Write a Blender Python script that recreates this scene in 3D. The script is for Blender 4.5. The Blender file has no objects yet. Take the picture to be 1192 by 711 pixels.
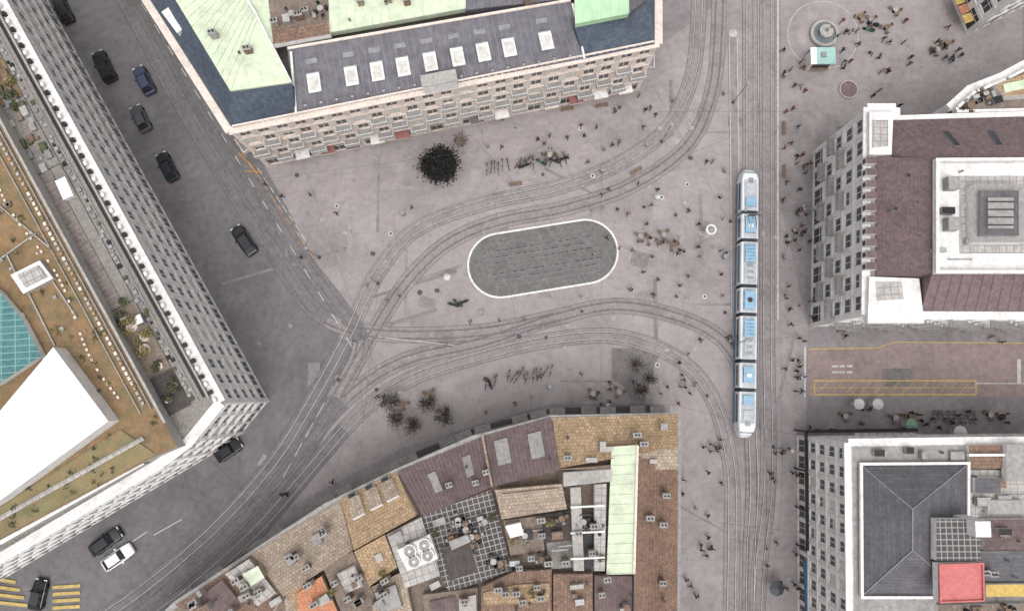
import bpy, math, random
from mathutils import Vector, Matrix
random.seed(7)
# ------------------------------------------------------------------ survey grid -> metres
H=110.0; F=955.0; T=math.radians(6.0)
def S(u,v,z=0.0):
    x=(u-596)/F; y=(355.5-v)/F
    s=(H-z)/(math.cos(T)-y*math.sin(T))
    return Vector((x*s,(y*math.cos(T)+math.sin(T))*s,z))
def lin(c):
    return tuple(((k/255.0)/12.92 if k<=10 else (((k/255.0)+.055)/1.055)**2.4) for k in c)
scene=bpy.context.scene
# ------------------------------------------------------------------ materials
MATS={}
def M(name,col,col2=None,var=.18,scale=2.0,stain=.25,sscale=.25,pattern=None,ps=(.4,.3),pcol=None,pamt=.6,rough=.85,metal=0,bump=.0,rnd=None,spec=.3,speck=0,crack=0):
    if name in MATS: return MATS[name]
    m=bpy.data.materials.new(name); m.use_nodes=True
    nt=m.node_tree; N=nt.nodes; L=nt.links
    b=N['Principled BSDF']; b.inputs['Roughness'].default_value=rough; b.inputs['Metallic'].default_value=metal
    b.inputs['Specular IOR Level'].default_value=spec
    c=lin(col); c2=lin(col2) if col2 else tuple(k*(1-var*1.6) for k in c)
    geo=N.new('ShaderNodeNewGeometry'); 
    def mix(f,a,bb,typ='MIX'):
        x=N.new('ShaderNodeMix'); x.data_type='RGBA'; x.blend_type=typ
        for s,v in ((x.inputs[0],f),(x.inputs[6],a),(x.inputs[7],bb)):
            if hasattr(v,'is_linked'): L.new(v,s)
            elif isinstance(v,(int,float)): s.default_value=v
            else: s.default_value=(*v,1)
        return x.outputs[2]
    def noise(sc,det=4,ro=.6,vec=None):
        n=N.new('ShaderNodeTexNoise'); n.inputs['Scale'].default_value=sc; n.inputs['Detail'].default_value=det
        n.inputs['Roughness'].default_value=ro
        L.new(vec or geo.outputs['Position'],n.inputs['Vector']); return n.outputs['Fac']
    def ramp(f,a,bb,v0=0,v1=1):
        r=N.new('ShaderNodeMapRange'); L.new(f,r.inputs[0]); r.inputs[1].default_value=a; r.inputs[2].default_value=bb
        r.inputs[3].default_value=v0; r.inputs[4].default_value=v1; return r.outputs[0]
    base=c
    if rnd:
        oi=N.new('ShaderNodeObjectInfo'); cr=N.new('ShaderNodeValToRGB'); cr.color_ramp.interpolation='CONSTANT'
        e=cr.color_ramp.elements
        for i,k in enumerate(rnd):
            el=e[i] if i<2 else e.new(i/len(rnd))
            el.position=i/len(rnd); el.color=(*lin(k),1)
        L.new(oi.outputs['Random'],cr.inputs[0]); base=cr.outputs[0]
        out=base
    else:
        out=mix(ramp(noise(scale,4,.65),.35,.65),c,c2)
    if stain:
        out=mix(ramp(noise(sscale,5,.65),.48,.70,0,stain),out,tuple(k*.42 for k in c))
        out=mix(ramp(noise(sscale*3.1,4,.7),.5,.75,0,stain*.7),out,tuple(min(1,k*1.5) for k in c))
    if speck:
        out=mix(ramp(noise(9,2,.8),.56,.68,0,speck),out,tuple(k*.45 for k in c))
        out=mix(ramp(noise(6.3,2,.8),.60,.70,0,speck),out,tuple(min(.9,k*1.6) for k in c))
    if crack:
        # dark blotches left by chewing gum, drips and wear, plus faint sealed cracks
        out=mix(ramp(noise(1.1,3,.75),.60,.72,0,.30),out,tuple(k*.40 for k in c))
        vo=N.new('ShaderNodeTexVoronoi'); vo.feature='DISTANCE_TO_EDGE'; vo.inputs['Scale'].default_value=.10
        nz=N.new('ShaderNodeTexNoise'); nz.inputs['Scale'].default_value=.5; nz.inputs['Detail'].default_value=4; L.new(geo.outputs['Position'],nz.inputs['Vector'])
        va=N.new('ShaderNodeVectorMath'); va.operation='MULTIPLY_ADD'; L.new(nz.outputs['Color'],va.inputs[0]); va.inputs[1].default_value=(3,3,0); L.new(geo.outputs['Position'],va.inputs[2])
        L.new(va.outputs[0],vo.inputs['Vector'])
        out=mix(ramp(vo.outputs['Distance'],.003,.008,crack,0),out,tuple(k*.4 for k in c))
    if pattern:
        uv=N.new('ShaderNodeTexCoord')
        br=N.new('ShaderNodeTexBrick'); L.new(uv.outputs['UV'],br.inputs['Vector'])
        br.inputs['Scale'].default_value=1
        br.inputs['Brick Width'].default_value=ps[0]; br.inputs['Row Height'].default_value=ps[1]
        br.inputs['Mortar Size'].default_value=(.035 if pattern!='grid' else .05)*1.0
        br.inputs['Mortar Smooth'].default_value=.4
        if pattern=='grid': br.offset=0
        br.inputs['Color1'].default_value=(1,1,1,1); br.inputs['Color2'].default_value=(.62,.62,.62,1)
        br.inputs['Mortar'].default_value=(.35,.35,.35,1)
        if pattern=='grid' and pcol:
            br.inputs['Color1'].default_value=(1,1,1,1); br.inputs['Color2'].default_value=(1,1,1,1)
            out=mix(br.outputs['Fac'],out,lin(pcol))
        else:
            out=mix(pamt,out,br.outputs['Color'],'MULTIPLY')
    if hasattr(out,'is_linked'): L.new(out,b.inputs['Base Color'])
    else: b.inputs['Base Color'].default_value=(*out,1)
    MATS[name]=m; return m
# ------------------------------------------------------------------ mesh builder
class MB:
    def __init__(s): s.v=[];s.f=[];s.m=[];s.mats=[]
    def mi(s,mat):
        if mat not in s.mats: s.mats.append(mat)
        return s.mats.index(mat)
    def poly(s,pts,mat):
        i=len(s.v); s.v+= [tuple(p) for p in pts]; s.f.append(tuple(range(i,i+len(pts)))); s.m.append(s.mi(mat))
    def hexa(s,p,mat,top=None):
        i=len(s.v); s.v+=[tuple(q) for q in p]
        k=s.mi(mat); kt=s.mi(top) if top else k
        for q,mm in (((3,2,1,0),k),((4,5,6,7),kt),((0,1,5,4),k),((1,2,6,5),k),((2,3,7,6),k),((3,0,4,7),k)):
            s.f.append(tuple(i+j for j in q)); s.m.append(mm)
    def box(s,o,d,a0,a1,b0,b1,z0,z1,mat,top=None):
        d=Vector((d[0],d[1],0)).normalized(); n=Vector((d.y,-d.x,0)); o=Vector((o[0],o[1],0))
        def P(a,b,z): 
            q=o+d*a+n*b; return (q.x,q.y,z)
        s.hexa([P(a0,b1,z0),P(a1,b1,z0),P(a1,b0,z0),P(a0,b0,z0),P(a0,b1,z1),P(a1,b1,z1),P(a1,b0,z1),P(a0,b0,z1)],mat,top)
    def beam(s,p,q,w,h,mat,up=Vector((0,0,1))):
        p=Vector(p);q=Vector(q); d=(q-p).normalized()
        if abs(d.dot(up))>.98: up=Vector((1,0,0))
        sd=d.cross(up).normalized()*w/2; u=sd.cross(d).normalized()*h
        s.hexa([p+sd,q+sd,q-sd,p-sd,p+sd+u,q+sd+u,q-sd+u,p-sd+u],mat)
    def cyl(s,c,r,z0,z1,mat,n=12,r1=None,cap=None,x0=None):
        r1=r if r1 is None else r1; i=len(s.v); k=s.mi(mat); kc=s.mi(cap or mat)
        for z,rr in ((z0,r),(z1,r1)):
            for j in range(n):
                a=2*math.pi*j/n; s.v.append((c[0]+rr*math.cos(a),c[1]+rr*math.sin(a),z))
        for j in range(n):
            s.f.append((i+j,i+(j+1)%n,i+n+(j+1)%n,i+n+j)); s.m.append(k)
        s.f.append(tuple(i+n+j for j in range(n))); s.m.append(kc)
        s.f.append(tuple(i+n-1-j for j in range(n))); s.m.append(k)
    def tube(s,p,q,r,mat,n=6,r2=None):
        p=Vector(p);q=Vector(q); d=(q-p).normalized(); up=Vector((0,0,1)) if abs(d.z)<.9 else Vector((1,0,0))
        a=d.cross(up).normalized(); b=a.cross(d); r2=r if r2 is None else r2; i=len(s.v); k=s.mi(mat)
        for c,rr in ((p,r),(q,r2)):
            for j in range(n):
                t=2*math.pi*j/n; s.v.append(tuple(c+a*rr*math.cos(t)+b*rr*math.sin(t)))
        for j in range(n): s.f.append((i+j,i+(j+1)%n,i+n+(j+1)%n,i+n+j)); s.m.append(k)
        s.f.append(tuple(i+n+j for j in range(n))); s.m.append(k); s.f.append(tuple(i+n-1-j for j in range(n))); s.m.append(k)
    def loft(s,secs,mat,cap=True):
        i=len(s.v); n=len(secs[0]); k=s.mi(mat)
        for sec in secs: s.v+=[tuple(p) for p in sec]
        for a in range(len(secs)-1):
            for j in range(n):
                s.f.append((i+a*n+j,i+a*n+(j+1)%n,i+(a+1)*n+(j+1)%n,i+(a+1)*n+j)); s.m.append(k)
        if cap:
            s.f.append(tuple(i+n-1-j for j in range(n))); s.m.append(k)
            e=i+(len(secs)-1)*n; s.f.append(tuple(e+j for j in range(n))); s.m.append(k)
    def slab(s,pts,mat,side,drop=1.0):
        pts=[Vector(p) for p in pts]
        ar=sum(pts[i].x*pts[(i+1)%len(pts)].y-pts[(i+1)%len(pts)].x*pts[i].y for i in range(len(pts)))
        if ar<0: pts.reverse()
        s.poly(pts,mat); n=len(pts); zb=min(p.z for p in pts)-drop
        for i in range(n):
            a=pts[i];b=pts[(i+1)%n]
            s.poly([(a.x,a.y,zb),(b.x,b.y,zb),b,a],side)
    def build(s,name,parent=None,smooth=False,loc=None):
        me=bpy.data.meshes.new(name); me.from_pydata(s.v,[],s.f)
        for m in s.mats: me.materials.append(m)
        me.polygons.foreach_set('material_index',s.m)
        uvl=me.uv_layers.new(name='UVMap'); data=[0.0]*(2*len(me.loops))
        for p in me.polygons:
            n=p.normal; vs=[me.vertices[i].co for i in p.vertices]
            best=None;bl=-1
            for q in range(len(vs)):
                e=vs[(q+1)%len(vs)]-vs[q]
                if e.length>bl+.01: bl=e.length; best=e
            u=best.normalized() if bl>0 else Vector((1,0,0)); w=n.cross(u)
            for li,vi in zip(p.loop_indices,p.vertices):
                c=me.vertices[vi].co; data[2*li]=c.dot(u); data[2*li+1]=c.dot(w)
        uvl.data.foreach_set('uv',data)
        if smooth: me.polygons.foreach_set('use_smooth',[True]*len(me.polygons))
        me.update()
        o=bpy.data.objects.new(name,me); scene.collection.objects.link(o)
        if parent: o.parent=parent
        if loc: o.location=loc
        return o
def empty(name):
    e=bpy.data.objects.new(name,None); e.empty_display_size=.5; scene.collection.objects.link(e); return e
def lerp(a,b,t): return a+(b-a)*t
def qp(Q,s,t): return lerp(lerp(Q[0],Q[1],s),lerp(Q[3],Q[2],s),t)
def ribs(mb,Q,n,mat,w=.06,h=.09):
    for i in range(n+1):
        mb.beam(qp(Q,i/n,0),qp(Q,i/n,1),w,h,mat)
def onquad(mb,Q,s0,s1,t0,t1,h,mat,top=None):
    nn=(Q[1]-Q[0]).cross(Q[3]-Q[0]).normalized()
    if nn.z<0: nn=-nn
    p=[qp(Q,s0,t0),qp(Q,s1,t0),qp(Q,s1,t1),qp(Q,s0,t1)]
    if (p[1]-p[0]).cross(p[3]-p[0]).z<0: p.reverse()
    mb.hexa([x-nn*.1 for x in p]+[x+nn*h for x in p],mat,top)
def PZ(l,z): return [S(u,v,z) for u,v in l]
# ------------------------------------------------------------------ palette
glass=M('window_glass',(54,57,62),var=.3,scale=.6,stain=0,rough=.2,spec=.5)
blind=M('window_blind',(205,203,196),var=.15)
white=M('white_render',(224,221,219),var=.1,stain=.3,sscale=.5)
cream=M('cream_stone',(224,212,202),(204,188,178),stain=.35,sscale=.6,scale=3)
pinkst=M('pinkish_stone',(214,198,190),(192,174,166),stain=.35,scale=3)
frame=M('white_frame',(226,226,224),stain=.1)
greyst=M('grey_stone',(158,155,153),stain=.3)
lead=M('grey_metal_roof',(110,107,113),(88,85,92),stain=.5,sscale=.5,scale=.9,rough=.55,spec=.4)
leadrib=M('metal_rib',(142,140,146),rough=.5)
slate=M('blue_slate_roof',(88,98,110),(72,80,94),stain=.4,pattern='brick',ps=(.5,.35),pamt=.5,rough=.6)
copper=M('pale_copper_roof',(192,206,178),(202,206,184),stain=.4,sscale=.5,scale=.8,rough=.6,speck=.15)
copper2=M('green_copper_roof',(162,200,168),(178,206,166),stain=.35,rough=.6)
coprib=M('copper_rib',(222,222,208),rough=.6)
maroon=M('maroon_tile_roof',(122,104,104),(102,86,87),stain=.45,sscale=.35,pattern='brick',ps=(.3,.4),pamt=.4,speck=.2)
maroon2=M('plum_metal_roof',(120,102,102),(100,85,87),stain=.45,sscale=.4,rough=.7,speck=.2)
tan=M('tan_tile_roof',(190,164,132),(156,130,104),scale=3.2,stain=.45,sscale=.5,pattern='brick',ps=(.4,.38),pamt=.75,speck=.6)
beige=M('beige_tile_roof',(182,166,150),(156,138,122),scale=3.3,stain=.45,sscale=.4,pattern='brick',ps=(.4,.38),pamt=.75,speck=.6)
brown=M('brown_tile_roof',(152,126,110),(122,98,86),scale=3.2,stain=.45,sscale=.5,pattern='brick',ps=(.35,.4),pamt=.75,speck=.6)
orange=M('orange_tile_roof',(206,146,114),(176,118,90),scale=3,stain=.35,pattern='brick',ps=(.35,.4),pamt=.5,speck=.4)
gravel=M('gravel_roof',(146,141,136),(118,113,109),scale=4,stain=.45,speck=.7)
gravel2=M('brown_gravel_roof',(136,122,111),(108,96,88),scale=3,stain=.5,sscale=.5,speck=.7)
sedum=M('sedum_roof',(140,112,84),(112,102,76),scale=.5,stain=.6,sscale=.35,speck=.8)
sedum2=M('green_sedum_roof',(122,117,86),(140,118,88),scale=.6,stain=.5,sscale=.35,speck=.8)
deck=M('dark_deck',(92,85,82),stain=.4,pattern='brick',ps=(2,.2),pamt=.6,speck=.4)
grid=M('paved_grid_terrace',(88,84,85),stain=.3,pattern='grid',ps=(.62,.62),pcol=(164,159,156))
gridw=M('light_grid_terrace',(182,177,173),stain=.45,pattern='grid',ps=(.8,.8),pcol=(130,126,124),speck=.4)
teal=M('teal_glass_roof',(84,126,126),(66,108,112),stain=.4,rough=.25,pattern='grid',ps=(.7,1.5),pcol=(130,164,158))
greyroof=M('dark_grey_roof',(104,102,105),(90,88,92),stain=.45,sscale=.3,pattern='brick',ps=(3,.45),pamt=.5,rough=.6,speck=.2)
black=M('black_metal',(40,40,42),stain=.1,rough=.5)
steel=M('galvanised_steel',(150,151,153),stain=.3,rough=.45,metal=.3)
concrete=M('concrete',(172,168,163),stain=.4,scale=3,speck=.3)
redt=M('red_terrace',(196,118,116),(182,106,106),stain=.35,speck=.3)
blueaw=M('blue_awning',(60,100,132),stain=.2)
yellowaw=M('yellow_awning',(206,176,104),stain=.1)
wood=M('wood_slats',(128,108,92),stain=.3)
whitebright=M('white_membrane_roof',(240,240,239),var=.02,stain=.07,sscale=.1)
# ------------------------------------------------------------------ ground
def ground_mat(name,c,c2,k=1.0):
    return M(name,c,c2,scale=1.1,stain=.52*k,sscale=.09,speck=.36,crack=.16)
plaza_m=ground_mat('plaza_paving',(156,148,148),(143,135,135))
road_m=ground_mat('street_asphalt',(118,115,116),(106,103,104))
side_m=ground_mat('pavement_asphalt',(143,136,137),(129,123,124))
bed_m=M('track_bed',(145,138,138),(131,124,124),scale=2,stain=.5,sscale=.25,speck=.4)
bed_r=M('street_track_bed',(122,118,119),(110,106,107),scale=2,stain=.5,sscale=.25,speck=.4)
g=MB(); R=900
g.poly([(-R,-R,0),(R,-R,0),(R,R,0),(-R,R,0)],side_m); g.build('ground')
def sheet(name,px,z,mat,parent=None):
    mb=MB(); pts=[S(u,v,0) for u,v in px]
    ar=sum(pts[i].x*pts[(i+1)%len(pts)].y-pts[(i+1)%len(pts)].x*pts[i].y for i in range(len(pts)))
    if ar<0: pts.reverse()
    mb.poly([(p.x,p.y,z) for p in pts],mat); return mb.build(name,parent)
sheet('plaza',[(300,175),(760,60),(1000,-120),(1190,-120),(1190,130),(900,200),(940,380),(938,500),(938,860),(780,860),(780,470),(640,470),(470,520),(300,610),(330,500),(400,440),(400,366),(345,262)],.004,plaza_m)
sheet('street',[(-60,-120),(130,-120),(215,30),(300,180),(345,262),(392,362),(420,400),(400,470),(300,640),(60,860),(-420,860),(-420,700),(-200,760)],.008,road_m)
def catmull(P,n=10):
    out=[]
    Q=[P[0]*2-P[1]]+P+[P[-1]*2-P[-2]]
    for i in range(1,len(Q)-2):
        for k in range(n):
            t=k/n;a,b,c,d=Q[i-1],Q[i],Q[i+1],Q[i+2]
            out.append(.5*((2*b)+(c-a)*t+(2*a-5*b+4*c-d)*t*t+(3*b-a-3*c+d)*t**3))
    out.append(Q[-2]); return out
def offs(C,o):
    out=[]
    for i,p in enumerate(C):
        d=(C[min(i+1,len(C)-1)]-C[max(i-1,0)]).normalized(); out.append(Vector((p.x-d.y*o,p.y+d.x*o,0)))
    return out
def strip(mb,C,o,w,z,mat,h=0):
    a=offs(C,o-w/2); b=offs(C,o+w/2)
    for i in range(len(C)-1):
        p=[a[i],a[i+1],b[i+1],b[i]]
        if h: mb.hexa([(q.x,q.y,z) for q in p]+[(q.x,q.y,z+h) for q in p],mat)
        else: mb.poly([(q.x,q.y,z) for q in p],mat)
def line(px,n=10,smooth=True):
    P=[S(u,v) for u,v in px]
    return catmull(P,n) if smooth and len(P)>2 else P
pmats=[M('asphalt_patch_a',(136,130,130),scale=2,stain=.5,sscale=.5,speck=.5),M('asphalt_patch_b',(158,152,151),scale=2,stain=.5,sscale=.5,speck=.4),M('asphalt_patch_c',(142,135,135),(130,124,124),scale=2,stain=.5,sscale=.5,speck=.5)]
mb=MB(); rp=random.Random(3)
for i in range(54):
    u,v=rp.uniform(260,935),rp.uniform(110,690)
    if 330<u<790 and v>470: v=rp.uniform(200,460)
    if u<780 and v<190: v=rp.uniform(200,450)
    p=S(u,v); a=rp.choice([.3,-.5,1.3,0,1.57]); d=(math.cos(a),math.sin(a)); l,w_=rp.choice([(rp.uniform(.5,1.6),rp.uniform(.5,1.2)),(rp.uniform(2,6),rp.uniform(.12,.3))])
    mb.box(p.xy,d,-l,l,-w_,w_,.0085,.0095+.00035*i,rp.choice(pmats))
mb.build('asphalt_repair_patches')
rail=M('steel_rail',(196,192,192),(172,168,168),rough=.45,stain=.2,spec=.5)
groove=M('rail_groove',(88,84,85),stain=.2)
railr=M('old_rail',(150,145,145),(122,117,117),stain=.3)
tracks=[
 ([(84,740),(160,690),(246,618),(318,538),(368,458),(408,384),(440,318),(484,268),(560,238),(650,218),(722,190),(776,150),(802,100),(812,40),(815,-60)],rail),
 ([(110,745),(190,688),(272,612),(340,540),(392,462),(432,392),(472,330),(520,284),(580,258),(660,242),(736,216),(800,170),(828,110),(836,40),(838,-60)],railr),
 ([(138,748),(220,688),(300,616),(362,545),(420,480),(480,440),(560,414),(640,396),(720,392),(790,418),(830,466),(850,540),(852,620),(850,760)],rail),
 ([(110,745),(190,688),(272,612),(345,528),(410,458),(470,420),(560,398),(640,372),(712,356),(780,366),(836,392),(866,440),(876,520),(876,640),(872,760)],railr),
 ([(873,-60),(873,200),(873,440),(878,560),(874,640),(872,760)],rail),
 ([(893,-60),(893,200),(893,400),(894,560),(884,660),(880,760)],rail),
 ([(112,-60),(150,8),(210,120),(270,220),(330,312),(372,366),(440,388),(560,386),(660,366)],railr),
 ([(134,-60),(176,8),(236,116),(296,210),(352,300),(392,352),(420,400),(392,462)],railr),
]
tb=MB()
for i,(px,rm) in enumerate(tracks):
    C=line(px,12); z=.030+.003*i
    C2=[p for p in C]
    k=0
    # bed: street tone on asphalt, paving tone on the square
    xs=S(400,440).x
    sp=next((j for j,p in enumerate(C) if p.x>xs),len(C)-1) if C[0].x<xs else 0
    if i>=6: sp=len(C)-14 if i==7 else 62
    if sp>1: strip(tb,C[:sp+1],0,2.1,z,bed_r)
    if sp<len(C)-2: strip(tb,C[sp:],0,2.1,z,bed_m)
    for o in (-1.05,1.05): strip(tb,C,o,.05,z+.0015,groove)
    for o in (-.5,.5):
        strip(tb,C,o,.2,.058+.003*i+(.0015 if o>0 else 0),groove)
        strip(tb,C,o+.02,.08,.083+.003*i+(.0015 if o>0 else 0),rm)
tb.build('tram_tracks')
paint=M('white_road_paint',(210,207,205),(176,173,172),stain=.5,sscale=1.2,speck=.5)
kerbm=M('granite_kerb',(188,183,181),stain=.3,sscale=1)
yel=M('yellow_road_paint',(200,176,108),(170,150,98),stain=.5,sscale=1.2,speck=.6)
orp=M('orange_road_paint',(196,146,96),stain=.4,speck=.5)
e=MB(); C=line([(853,44),(855,200),(856,372)])
strip(e,C,0,1.0,.02,side_m,.14); strip(e,C,-.56,.12,.02,kerbm,.16); strip(e,C,.56,.12,.02,kerbm,.16)
c=S(853,40); e.cyl((c.x,c.y),.62,.02,.15,kerbm,16)
e.build('tram_platform')
e=MB(); strip(e,line([(905,-60),(905,372)]),0,.28,.01,kerbm,.13); e.build('platform_kerb')
# oval island
cen=S(632,301); ang=math.radians(9.3)
def oval(r,hs,n=24):
    out=[]
    for k in range(n+1):
        a=-math.pi/2+math.pi*k/n; out.append((hs+r*math.cos(a),r*math.sin(a)))
    for k in range(n+1):
        a=math.pi/2+math.pi*k/n; out.append((-hs+r*math.cos(a),r*math.sin(a)))
    return [(cen.x+x*math.cos(ang)-y*math.sin(ang),cen.y+x*math.sin(ang)+y*math.cos(ang)) for x,y in out]
isl=empty('oval_traffic_island')
e=MB(); o1=oval(4.5,5.85); o2=oval(4.24,5.85); n=len(o1)
for k in range(n):
    j=(k+1)%n
    e.hexa([(*o1[k],.02),(*o1[j],.02),(*o2[j],.02),(*o2[k],.02),(*o1[k],.2),(*o1[j],.2),(*o2[j],.2),(*o2[k],.2)],M('white_kerb_stone',(232,230,226),stain=.15))
e.build('kerb',isl)
cob=M('cobblestone',(124,121,120),(104,101,101),scale=3,stain=.45,sscale=.4,pattern='brick',ps=(.5,.35),pamt=.35,speck=.35)
e=MB(); e.poly([(*p,.16) for p in o2],cob); 
ca,sa=math.cos(ang),math.sin(ang)
def ov(x,y,z): return (cen.x+x*ca-y*sa,cen.y+x*sa+y*ca,z)
dj=M('drain_joint',(146,143,142))
for yy in (-2.9,-2.1,-1.3,.2,1.0,1.8,3.0):
    hl=5.0+math.sqrt(max(0,4.0**2-yy*yy))*.7
    e.beam(ov(-hl,yy,.164),ov(hl,yy,.164),.04,.012,dj)
    x=-hl+.5
    while x<hl-.5:
        if random.random()<.6 and abs(yy)<2.5: e.beam(ov(x,yy+.2,.166),ov(x+random.uniform(.3,.8),yy+.2,.166),.16,.01,groove)
        x+=.95
for xx in (-5,-2.5,0,2.5,5): e.beam(ov(xx,-3.9,.178),ov(xx,3.9,.178),.03,.012,dj)
e.build('paving',isl)
dark=M('fresh_asphalt_patch',(112,107,107),(132,126,126),scale=3,stain=.5,sscale=.8,speck=.6)
sheet('asphalt_patch',[(712,405),(768,405),(762,425),(756,445),(750,470),(736,466),(724,448),(712,440)],.0292,dark)
mk=MB()
def mline(px,w,mat,z=.12,dash=None):
    C=[S(u,v) for u,v in px]
    for a,b in zip(C,C[1:]):
        d=(b-a); L=d.length; d.normalize(); t=0
        st=dash[0] if dash else L
        while t<L-.01:
            t2=min(L,t+st); mk.beam((*(a+d*t).xy,z),(*(a+d*t2).xy,z),w,.004,mat); t=t2+(dash[1] if dash else 0)
mline([(272,162),(366,302)],.12,orp,.11,(1.2,.7))
mline([(300,196),(360,286)],.1,paint,.115,(1,.6))
mline([(150,-20),(420,420)],.1,paint,.12,(1.5,2.2))
mline([(246,30),(330,190)],.1,paint,.125,(2,1.2))
mline([(278,178),(300,202)],.2,orp,.13); mline([(285,200),(306,200)],.15,orp,.135)
mline([(330,555),(388,450)],.1,paint,.14,(2,1.0)); mline([(180,622),(212,604)],.12,paint,.145)
mline([(154,630),(172,618)],.12,paint,.15); mline([(440,392),(530,402)],.08,paint,.115)
for k in range(5): 
    mline([(62,683+k*8),(94,681+k*8)],.42,yel,.155+k*.001)
    mline([(-6,664+k*9),(14+k*5,668+k*9)],.42,yel,.165+k*.001)
for x,y in ((455,272),(820,345),(765,425),(770,230),(676,150),(800,215),(392,240),(690,205)):
    c=S(x,y); mk.cyl((c.x,c.y),.33,.03,.112,paint,12)
    mk.cyl((c.x,c.y),.18,.112,.118,groove,10)
mk.build('road_markings')
mh=MB()
for _ in range(60):
    u=random.uniform(300,930); v=random.uniform(120,470); c=S(u,v)
    if 530<u<735 and 240<v<360: continue
    if random.random()<.5: mh.cyl((c.x,c.y),random.uniform(.2,.35),.03,.1+random.random()*.01,random.choice([groove,bed_m,concrete]),12)
    else: mh.box((c.x,c.y),(random.random(),1),-.25,.25,-.3,.3,.03,.1+random.random()*.01,random.choice([groove,concrete,bed_m]))
mh.build('manhole_covers')
# right street
busm=M('pinkish_bus_bay_paving',(152,136,133),(138,121,119),scale=1.2,stain=.45,sscale=.15,speck=.4,crack=.15)
sheet('bus_bay',[(941,405),(1020,404),(1040,399),(1400,401),(1400,462),(939,461)],.0125,busm)
mk=MB()
def ml(px,w,mat,z): 
    for i,(a,b) in enumerate(zip(px,px[1:])): mk.beam((*S(*a).xy,z+i*.001),(*S(*b).xy,z+i*.001),w,.003,mat)
ml([(941,406),(1020,405),(1042,398),(1400,401)],.14,yel,.02)
ml([(948,443),(1136,443),(1136,459),(948,459),(948,443)],.2,yel,.024)
for k in range(11): ml([(952+k*16.5,457),(964+k*16.5,445)],.07,yel,.03)
ml([(948,451),(1136,451)],.1,yel,.034)
ml([(937,404),(937,462)],.22,paint,.036); ml([(1136,446),(1400,447)],.12,paint,.038); ml([(1186,418),(1186,446)],.5,paint,.04)
for x,y in ((972,426),(980,426),(989,426),(972,433),(980,433),(989,433)): mk.box(S(x,y).xy,(1,0),-.38,.38,-.12,.12,.02,.024,paint)
mk.box(S(1045,439).xy,(1,0),-2.0,2.0,-1.2,1.2,.014,.018,dark)
mk.build('bus_bay_markings')
# ------------------------------------------------------------------ buildings
def ccw(P):
    ar=sum(P[i].x*P[(i+1)%len(P)].y-P[(i+1)%len(P)].x*P[i].y for i in range(len(P)))
    return P if ar>0 else list(reversed(P))
def facade(mb,p0,p1,z1,floors,bw0,wall,trim,ww=.55,gf=4.2,balc=0,pil=False,dent=False,shop=True,blinds=.25,depth=.16,corn=.45,eps=0,rail_m=None,bands=True):
    d=(p1-p0); d.z=0; L=d.length
    if L<1: return
    d.normalize(); n=max(1,round(L/bw0)); bw=L/n; o=(p0.x,p0.y)
    B=lambda *a,**k: mb.box(o,d,*a,**k)
    fh=(z1-.6-gf)/floors; rail_m=rail_m or trim
    lv=[(0.0,gf,.35,gf-.7,ww+.18)]+[(gf+i*fh,gf+(i+1)*fh,.55,fh-.35,ww) for i in range(floors)]
    for fi,(za,zb,s0,s1,w) in enumerate(lv):
        B(0,L,0,depth,za,za+s0,wall); B(0,L,0,depth,za+s1,zb,wall)
        z0w,z1w=za+s0,za+s1; half=bw*(1-w)/2
        for k in range(n):
            a=k*bw
            B(a,a+half,0,depth-.002,z0w,z1w,wall) if k==0 else None
            if k<n-1: B(a+bw-half,a+bw+half,0,depth-.002,z0w,z1w,wall)
            else: B(a+bw-half,a+bw,0,depth-.002,z0w,z1w,wall)
            wa,wb=a+half,a+bw-half; m=(wa+wb)/2
            B(m-.035,m+.035,.01,.07,z0w,z1w,frame)
            zt=z0w+(z1w-z0w)*.7
            B(wa,wb,.01,.06,zt-.03,zt+.03,frame)
            if fi and random.random()<blinds:
                zz=z1w-(z1w-z0w)*random.choice([.3,.5,.9]); B(wa+.03,wb-.03,.08,.11,zz,z1w-.01,blind)
            if fi:
                B(wa-.1,wb+.1,depth,depth+.1,z0w-.12,z0w,trim)
                B(wa-.08,wb+.08,depth,depth+.07,z1w,z1w+.14,trim)
            if fi and balc and k%balc==(fi%2) and fi<floors:
                B(wa-.4,wb+.4,depth+.002,depth+1.0,za+.12,za+.28,greyst)
                B(wa-.4,wb+.4,depth+.92,depth+1.0,za+1.05,za+1.13,rail_m)
                for q in range(7):
                    x=wa-.36+(wb-wa+.68)*q/6; B(x,x+.06,depth+.93,depth+.99,za+.28,za+1.05,rail_m)
                for x in (wa-.4,wb+.34): B(x,x+.06,depth+.01,depth+.93,za+1.05,za+1.12,rail_m)
            if pil and fi: B(a-.12,a+.12,depth,depth+.08,za+.2,zb-.2,trim)
        if fi and bands: B(0,L,depth+.003,depth+.14,za-.05,za+.12,trim)
    B(-.2,L+.2,0.003,depth+corn,z1-.45+eps,z1-.12+eps,trim); B(-.25,L+.25,-.2,depth+corn+.12,z1-.12+eps,z1+.1+eps,trim)
    if dent:
        x=.3
        while x<L-.3: B(x,x+.3,depth,depth+corn-.08,z1-.75,z1-.46,trim); x+=.95
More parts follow.
